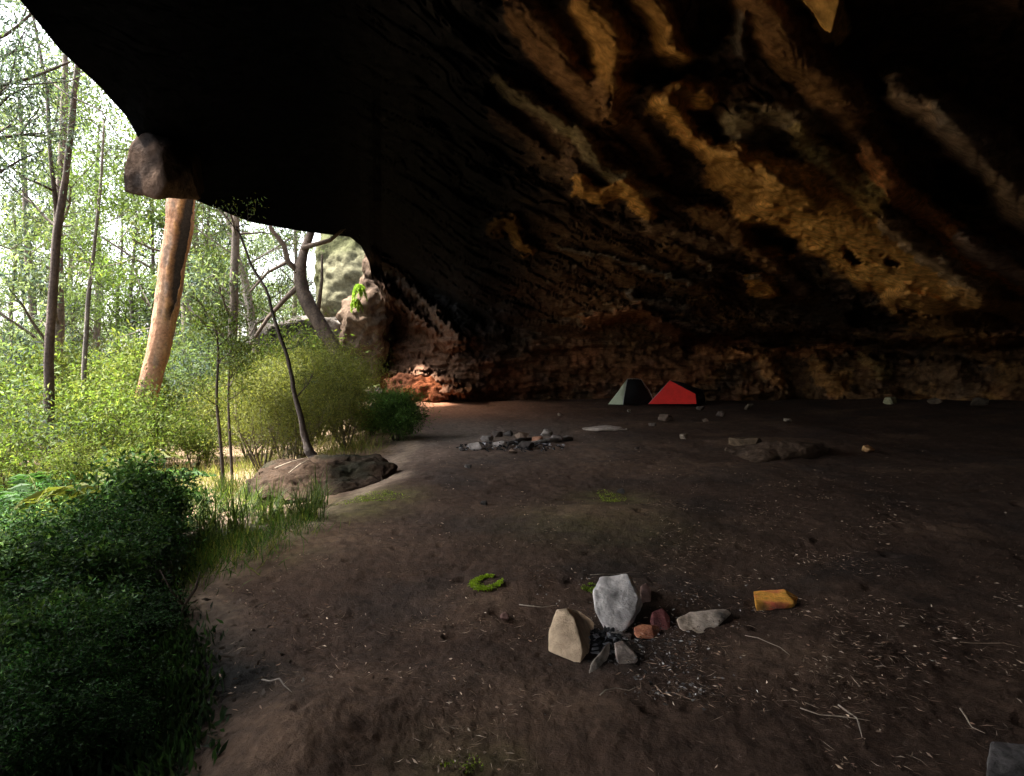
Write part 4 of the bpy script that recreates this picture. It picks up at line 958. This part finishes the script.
tk = []
for i, (lb, H, r, b, a, bk) in enumerate([('tall pale trunked gum among the forest trees behind', 15, .16, GUM, OLIVE, (.24, .2, .17)), ('slim dark trunked forest tree with a loose light crown', 12, .10, LIME, GUM, (.09, .075, .065)), ('grey green gum with a blotchy trunk among the forest trees', 13, .14, (.10, .13, .06), BLUE, (.16, .13, .11))]):
    tk.append(make_tree('forest_tree', lb, [(0, 0, -.2), (.2, .1, H * .25), (.1, .3, H * .5), (.5, .2, H * .75), (.4, .4, H)], [r * 1.2, r, r * .8, r * .6, r * .25], .16, 18, 2.5, 46, .34, .20, .055, b, a, .3, tuple(np.array(bk) * .6), 'tree', 'forest trees behind the cave mouth', seg=8))
used = [False] * 3
for k in range(32):
    D = rs.uniform(17, 52); px = rs.uniform(-140, 345)
    if 120 < px < 225 and D < 21: D += 14
    if px > 235 and D < 34: D += 20
    q = int(rs.integers(0, 3)); p = on(px, D, -.05); sc = rs.uniform(.75, 1.25)
    if not used[q]: tk[q].location = p; used[q] = True
    else: dup(tk[q], p, rs.uniform(0, 6.28), sc)

for px, D in [(205, 36), (228, 44), (252, 40), (275, 50), (300, 46), (325, 52), (190, 42)]:
    dup(tk[rs.integers(0, 3)], on(px, D, -.05), rs.uniform(0, 6.28), rs.uniform(.55, .85))
for px, D, sc in [(128, 16.2, .55), (158, 16.0, .6), (142, 15.2, .42)]:
    dup(kinds[2 if sc < .5 else 0], on(px, D, -.03), px, (sc, sc, sc))

# far wood as one mass of leaf clumps
mb = MB(); n = 26000
ang = np.radians(rs.uniform(-62, -6, n)); dist = rs.uniform(52, 95, n)
x = np.sin(ang) * dist; y = np.cos(ang) * dist
clump = fbm(np.stack([x * .12, y * .12, np.zeros(n)], -1), 3)
z = hmac(x, y) + rs.uniform(0, 1, n) ** 1.2 * (4 + 5 * clump)
c = lcol(n, (.12, .15, .06), .3, (.09, .11, .07), .4)
mb.leaves(np.stack([x, y, z], -1), rs.normal(0, 1, (n, 3)) - [0, 0, .5], rs.uniform(.35, .8, n), rs.uniform(.2, .4, n), c)
tag(mb.build('woods', M['leaf']), 'hazy far wood closing the view behind the forest trees', None, None, 'stuff')

# ferns
def make_fern(name, label, loc, nfr, L, base, alt, pa, hang=False):
    t = thing(name, label, 'fern', loc)
    for k in range(nfr):
        a = k / nfr * 6.28 + rng.normal(0, .2); l = L * rng.uniform(.7, 1.1); mb = MB()
        d = np.array([math.cos(a), math.sin(a), 0]); s = np.linspace(0, 1, 14)
        pts = d[None] * (s * l)[:, None]; pts[:, :2] *= .8; pts[:, 2] = l * (1.35 * s - .85 * s ** 2) * rng.uniform(.6, 1.15)
        if hang: pts[:, :2] *= .55; pts[:, 2] = l * (.25 * s - 1.05 * s ** 1.6) * rng.uniform(.6, 1.3)
        mb.tube(pts, np.linspace(.006, .002, 14), 4, (.09, .10, .03), 0, False)
        sd = np.cross(d, [0, 0, 1]); n = 60; q = np.linspace(.18, 1, n); c0 = alt if rng.uniform() < pa else base
        for sg in (-1, 1):
            bp = np.stack([np.interp(q, s, pts[:, i]) for i in range(3)], -1)
            Dv = sd[None] * sg + d[None] * .45 + rng.normal(0, .08, (n, 3)) - [0, 0, .15]
            mb.leaves(bp, Dv, l * .17 * np.sin(np.pi * np.clip(q * .95 + .03, 0, 1)) ** .7 + .02, .026 + .012 * rng.uniform(size=n), lcol(n, c0, .15))
        mb.build('frond', M['leaf'], t)
    return t
FG = (.028, .066, .016); FY = (.06, .068, .012)
make_fern('fern', 'bracken fern with yellowing fronds at the left edge', on(-12, 6.2), 13, 2.05, FG, FY, .35)
make_fern('fern', 'fresh green bracken fern arching behind the dark bushes', on(45, 7.3), 11, 2.0, FG, FY, .15)
make_fern('fern', 'pale green fern clump hanging on the far buttress', P_(359, 284, 28.6), 16, .75, (.15, .26, .02), (.2, .3, .03), .3, True)
make_fern('fern', 'second fern clump lower on the far buttress', P_(356, 299, 28.6), 12, .65, (.14, .24, .02), (.2, .28, .03), .3, True)

# strappy tufts and grass
def make_tuft(name, label, n, L, W, base, alt, pa, group):
    mb = MB(); a = rng.uniform(0, 6.28, n); l = L * rng.uniform(.5, 1.15, n); lean = rng.uniform(.15, .95, n)
    b0 = rng.normal(0, .06, (n, 3)) * [1, 1, 0]; d = np.stack([np.cos(a), np.sin(a), 0 * a], -1)
    sd = np.stack([-np.sin(a), np.cos(a), 0 * a], -1)
    k = 6; s = np.linspace(0, 1, k)
    pts = b0[:, None] + d[:, None] * (lean * l)[:, None, None] * (s ** 1.4)[None, :, None]
    pts[..., 2] += l[:, None] * (s[None] * (1.05 - .25 * lean[:, None]) - .55 * lean[:, None] * s[None] ** 2.4)
    w = W * (1 - s ** 2 * .92)
    V = np.stack([pts - sd[:, None] * w[None, :, None] / 2, pts + sd[:, None] * w[None, :, None] / 2], 2).reshape(-1, 3)
    bs = np.arange(n)[:, None] * 2 * k; j = np.arange(k - 1)[None] * 2
    Q = np.stack([bs + j, bs + j + 1, bs + j + 3, bs + j + 2], -1).reshape(-1, 4)
    mb.add(V, Q, None, np.repeat(lcol(n, base, .25, alt, pa), 2 * k, 0))
    return tag(mb.build(name, M['leaf']), label, 'grass tuft', group)
tf = make_tuft('grass_tuft', 'strappy dark green grass tuft in the clump below the rust brown slab', 70, .55, .013, (.032, .052, .011), (.085, .10, .028), .25, 'strappy tufts between the dark bushes and the slab')
TS = [(205, 520), (222, 512), (240, 518), (255, 510), (215, 538), (190, 530), (236, 536), (262, 524), (198, 505), (278, 520), (300, 518), (312, 520), (175, 545), (182, 512), (250, 500), (225, 498), (168, 525), (205, 552)]
for k, (px, py) in enumerate(TS):
    p = gnd(px, py); sc = rs.uniform(.75, 1.15)
    if k == 0: tf.location = p
    else:
        o = tf.copy(); COL.objects.link(o); o.location = p; o.rotation_euler = (0, 0, k * 1.1); o.scale = (sc,) * 3
o = tf.copy(); COL.objects.link(o); o.location = gnd(318, 508); o.scale = (.9, .9, 1.0); o['label'] = 'dark grass tuft alone against the right end of the slab'; del o['group']

def grass_patch(name, label, pts, n, L, W, base, alt, kind='stuff', spread=.22):
    mb = MB(); P = []
    for _ in range(n):
        px, py = pts[rs.integers(len(pts))]
        P.append((px + rs.normal(0, 12 + .025 * (py - 440)), py + rs.normal(0, 5 + .08 * max(py - 500, 0))))
    P = np.array(P); x, y = flat(P[:, 0], np.maximum(P[:, 1], 400)); z = hmac(x, y)
    # true positions: follow the ray to the sloping ground roughly
    f = np.clip((CAMZ - z) / CAMZ, .5, 2.2); x = x * f; y = y * f; z = hmac(x, y)
    Dv = rs.normal(0, .5, (n, 3)) + [0, 0, 1.1]
    mb.leaves(np.stack([x, y, z], -1), Dv, L * rs.uniform(.5, 1.3, n), W, lcol(n, base, .3, alt, .3), .1)
    tag(mb.build(name, M['leaf']), label, None, None, kind)
grass_patch('grass', 'short bright grass fringing the pale path under the strappy tufts', [(200, 560), (215, 565), (240, 550), (262, 545), (285, 530), (190, 575), (230, 545), (300, 525), (250, 540)], 2600, .16, .006, (.04, .08, .016), (.12, .13, .03))
grass_patch('grass', 'pale grass and seedlings over the forest floor behind the slab', [(150, 470), (180, 465), (210, 470), (240, 460), (180, 480), (230, 480), (120, 470), (260, 455), (205, 455), (330, 450), (360, 447)], 3500, .35, .012, (.13, .15, .04), (.25, .21, .09))
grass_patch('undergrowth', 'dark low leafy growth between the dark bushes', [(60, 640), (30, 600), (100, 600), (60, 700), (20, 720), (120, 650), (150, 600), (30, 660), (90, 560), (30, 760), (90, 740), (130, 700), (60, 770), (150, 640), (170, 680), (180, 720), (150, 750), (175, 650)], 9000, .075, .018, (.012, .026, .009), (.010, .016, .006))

# moss cushions
def moss(name, label, px, py, rx, ry, n, seed, col=(.17, .30, .02), ring=False):
    g = gnd(px, py); r = np.random.default_rng(seed); mb = MB()
    a = r.uniform(0, 6.28, n); q = np.sqrt(r.uniform(0, 1, n)) * (1 + .25 * np.sin(a * 3 + seed))
    if ring: a = r.uniform(1.1, 6.6, n); q = np.clip(.85 + r.normal(0, .13, n) * (.5 + .6 * np.sin((a - 1.1) / 5.5 * 3.14)), .3, 1.3)
    x = np.cos(a) * rx * q; y = np.sin(a) * ry * q; P = np.stack([x, y, np.zeros(n)], -1)
    P[:, 2] = hmac(x + g.x, y + g.y) - g.z + .008
    keep = fbm(np.stack([x * 14, y * 14, 0 * x], -1) + seed, 2) > -.22
    P = P[keep]; n = len(P)
    mb.leaves(P, r.normal(0, .6, (n, 3)) + [0, 0, 1], .013 * r.uniform(.6, 1.4, n), .008, lcol(n, col, .3, (.24, .33, .04), .3))
    tag(mb.build(name, M['leaf'], None, True, g), label, None, None, 'stuff')
moss('moss', 'bright green crescent of moss on the bare floor left of the fireplace', 487, 584, .115, .15, 2600, 1, (.20, .30, .015), True)
moss('moss', 'thin yellow green moss on the mound in mid floor', 610, 499, .16, .4, 700, 2, (.12, .135, .02))
moss('moss', 'mossy strip on the soil below the right end of the slab', 372, 498, .38, .3, 1100, 3, (.13, .17, .025))
moss('moss', 'faint moss at the bottom of the photo', 465, 768, .08, .06, 160, 4, (.08, .085, .03))
moss('moss', 'moss smear beside the left shoulder of the grey boulder', 590, 590, .05, .08, 400, 5, (.10, .15, .02))

# leaf litter on the floor
def litter(name, label, n, zones, L, W, cols):
    mb = MB(); P = []
    w = np.array([z[4] for z in zones]); w = w / w.sum()
    idx = rs.choice(len(zones), n, p=w)
    Z = np.array(zones)[idx]
    px = rs.uniform(Z[:, 0], Z[:, 1]); py = rs.uniform(Z[:, 2], Z[:, 3])
    x, y = flat(px, py); x = x + rs.normal(0, .05, n) * y * .2; y = y + rs.normal(0, .06, n) * y * .2
    cl = fbm(np.stack([x * 1.6, y * 1.6, np.zeros(n)], -1) + 5, 3)
    keep = (cl * 1.5 + rs.normal(0, .2, n)) > 0.08
    x, y = x[keep], y[keep]; n = len(x)
    z = hmac(x, y) + .022
    a = rs.uniform(0, 6.28, n); Dv = np.stack([np.cos(a), np.sin(a), rs.normal(0, .22, n)], -1)
    ci = rs.integers(0, len(cols), n); C = np.array(cols)[ci] * np.exp(rs.normal(0, .35, (n, 1)))
    mb.leaves(np.stack([x, y, z], -1), Dv, L * rs.uniform(.35, 1.4, n), W * rs.uniform(.5, 1.4, n), np.clip(C, .01, .8), .12)
    o = mb.build(name, M['litter']); tag(o, label, None, None, 'stuff'); return o
LC = [(.20, .135, .09), (.14, .085, .055), (.27, .20, .14), (.10, .06, .04), (.12, .08, .055), (.13, .09, .06), (.36, .28, .21)]
litter('leaf_litter', 'scattered dry leaves and bark flakes over the cave floor', 9000, [(380, 720, 560, 776, 2.2), (680, 1024, 590, 776, 2.4), (640, 900, 470, 580, 2.6), (440, 700, 460, 560, 1.2), (220, 480, 520, 776, 1.0), (880, 1024, 440, 620, .4), (430, 600, 415, 470, .5), (330, 480, 405, 470, .7), (200, 330, 540, 640, .6)], .030, .0075, LC)
litter('twig_litter', 'fine broken twigs scattered over the cave floor', 6500, [(420, 720, 570, 776, 2), (680, 1024, 600, 776, 2.4), (640, 900, 480, 580, 2), (260, 460, 540, 776, .8)], .06, .0022, LC)
litter('bark_litter', 'pale bark flakes on the dark soil beside the path', 400, [(120, 300, 560, 720, 1), (60, 260, 640, 776, 1)], .06, .014, [(.10, .075, .05), (.05, .038, .026), (.03, .022, .015)])

litter('ash_litter', 'grey ash flecks and charcoal crumbs round the front fireplace stones', 1500, [(570, 700, 590, 700, 2), (540, 760, 570, 720, 1)], .022, .010, [(.02, .02, .02), (.03, .028, .027), (.22, .21, .2), (.10, .095, .09), (.35, .33, .31)])
# single sticks
ST = [((519, 608), (556, 609), .006, 'thin pale stick pointing at the tan wedge-shaped slab', (.42, .36, .29)), ((838, 712), (862, 744), .006, 'pale twig in the twig heap at the bottom right', (.4, .33, .26)), ((800, 715), (870, 726), .005, 'long thin twig lying across the bottom right floor', (.34, .27, .2)),
      ((960, 715), (985, 740), .006, 'twig leaning towards the grey corner stone', (.38, .3, .22)), ((600, 700), (640, 690), .005, 'short twig below the fireplace', (.36, .29, .22)), ((655, 690), (690, 704), .006, 'brown bark strip below the fireplace', (.3, .2, .14)),
      ((262, 684), (292, 697), .007, 'curved grey stick on the dark soil at the lower left', (.2, .17, .14)), ((960, 646), (1020, 652), .005, 'thin stick near the right edge of the floor', (.26, .19, .13)), ((590, 578), (640, 576), .004, 'fine straw behind the grey boulder', (.4, .34, .27)),
      ((745, 640), (790, 660), .004, 'slender twig below the orange brick-like stone', (.3, .24, .18))]
for a, b, r_, lb, c in ST:
    A = np.array(gnd(*a)); B = np.array(gnd(*b)); mid_ = (A + B) / 2 + rng.normal(0, .02, 3); mid_[2] = max(A[2], B[2]) + .015
    A[2] += .022; B[2] += .022
    mb = MB(); L = np.linalg.norm(B - A); mb.tube([A, (A + mid_) / 2 + rng.normal(0, .008, 3), mid_, (mid_ + B) / 2 + rng.normal(0, .008, 3), B], np.array([1, .95, .85, .7, .35]) * r_ * .62, 5, tuple(np.array(c) * .75), .12)
    tag(mb.build('stick', M['litter']), lb, 'stick')
# branches resting on the slab
for a, b, lb in [((275, 468, 8.9), (306, 458, 9.3), 'pale stick lying along the top of the slab'), ((289, 473, 8.8), (309, 459, 9.2), 'short pale stick leaning on the slab beside the longer one')]:
    A = P_(*a); B = P_(*b); mb = MB(); mb.tube([A, (A + B) / 2 + [0, 0, .015], B], [.008, .007, .004], 6, (.24, .20, .15), .08)
    tag(mb.build('stick', M['litter']), lb, 'stick')
# crooked seedling by the path
g = np.array(gnd(182, 622)); mb = MB()
q = [g, P_(184, 606, g[1]), P_(196, 588, g[1] + .02), P_(200, 572, g[1] + .05)]
mb.tube(q, [.012, .011, .009, .005], 6, (.05, .035, .025), .08); mb.tube([q[1], P_(172, 592, g[1] - .05), P_(160, 570, g[1])], [.007, .006, .003], 5, (.05, .035, .025))
tag(mb.build('twig_seedling', M['bark']), 'crooked bare seedling stem rising beside the pale path', 'seedling')

# ------------------------------------------------------------------ light, sky, camera
SUN_EL, SUN_AZ = R(60), R(-85)      # azimuth of the sun seen from above, from +Y towards +X
w = bpy.data.worlds.new('World'); S.world = w; w.use_nodes = True
nt = w.node_tree; bg = nt.nodes['Background']
sky = nt.nodes.new('ShaderNodeTexSky'); sky.sky_type = 'NISHITA'; sky.sun_disc = False
sky.sun_elevation = SUN_EL; sky.sun_rotation = SUN_AZ; sky.air_density = 1.0; sky.dust_density = 4.0; sky.ozone_density = .6
hs = nt.nodes.new('ShaderNodeHueSaturation'); hs.inputs['Saturation'].default_value = .35     # thin white overcast
nt.links.new(sky.outputs[0], hs.inputs['Color']); nt.links.new(hs.outputs[0], bg.inputs[0]); bg.inputs[1].default_value = .10
sd = bpy.data.lights.new('sun', 'SUN'); sd.energy = 4.2; sd.angle = R(6); sd.color = (1, .95, .87)
so = bpy.data.objects.new('sun', sd); COL.objects.link(so)
sv = Vector((math.sin(SUN_AZ) * math.cos(SUN_EL), math.cos(SUN_AZ) * math.cos(SUN_EL), math.sin(SUN_EL)))
so.rotation_euler = sv.to_track_quat('Z', 'Y').to_euler(); so.location = (-20, -10, 30)

cd = bpy.data.cameras.new('camera'); cd.sensor_width = 36; cd.lens = F / 1024 * 36; cd.clip_end = 1000; cd.clip_start = .05
co = bpy.data.objects.new('camera', cd); COL.objects.link(co)
co.location = (0, 0, CAMZ); co.rotation_euler = (math.pi / 2 - PITCH, 0, 0); S.camera = co

S.render.resolution_x, S.render.resolution_y = 1024, 776
S.view_settings.view_transform = 'Standard'; S.view_settings.look = 'None'; S.view_settings.gamma = 1; S.view_settings.use_curve_mapping = False
S.view_settings.exposure = 3.5
S.cycles.use_denoising = True
S.cycles.max_bounces = 8; S.cycles.diffuse_bounces = 5; S.cycles.transparent_max_bounces = 8; S.cycles.transmission_bounces = 4
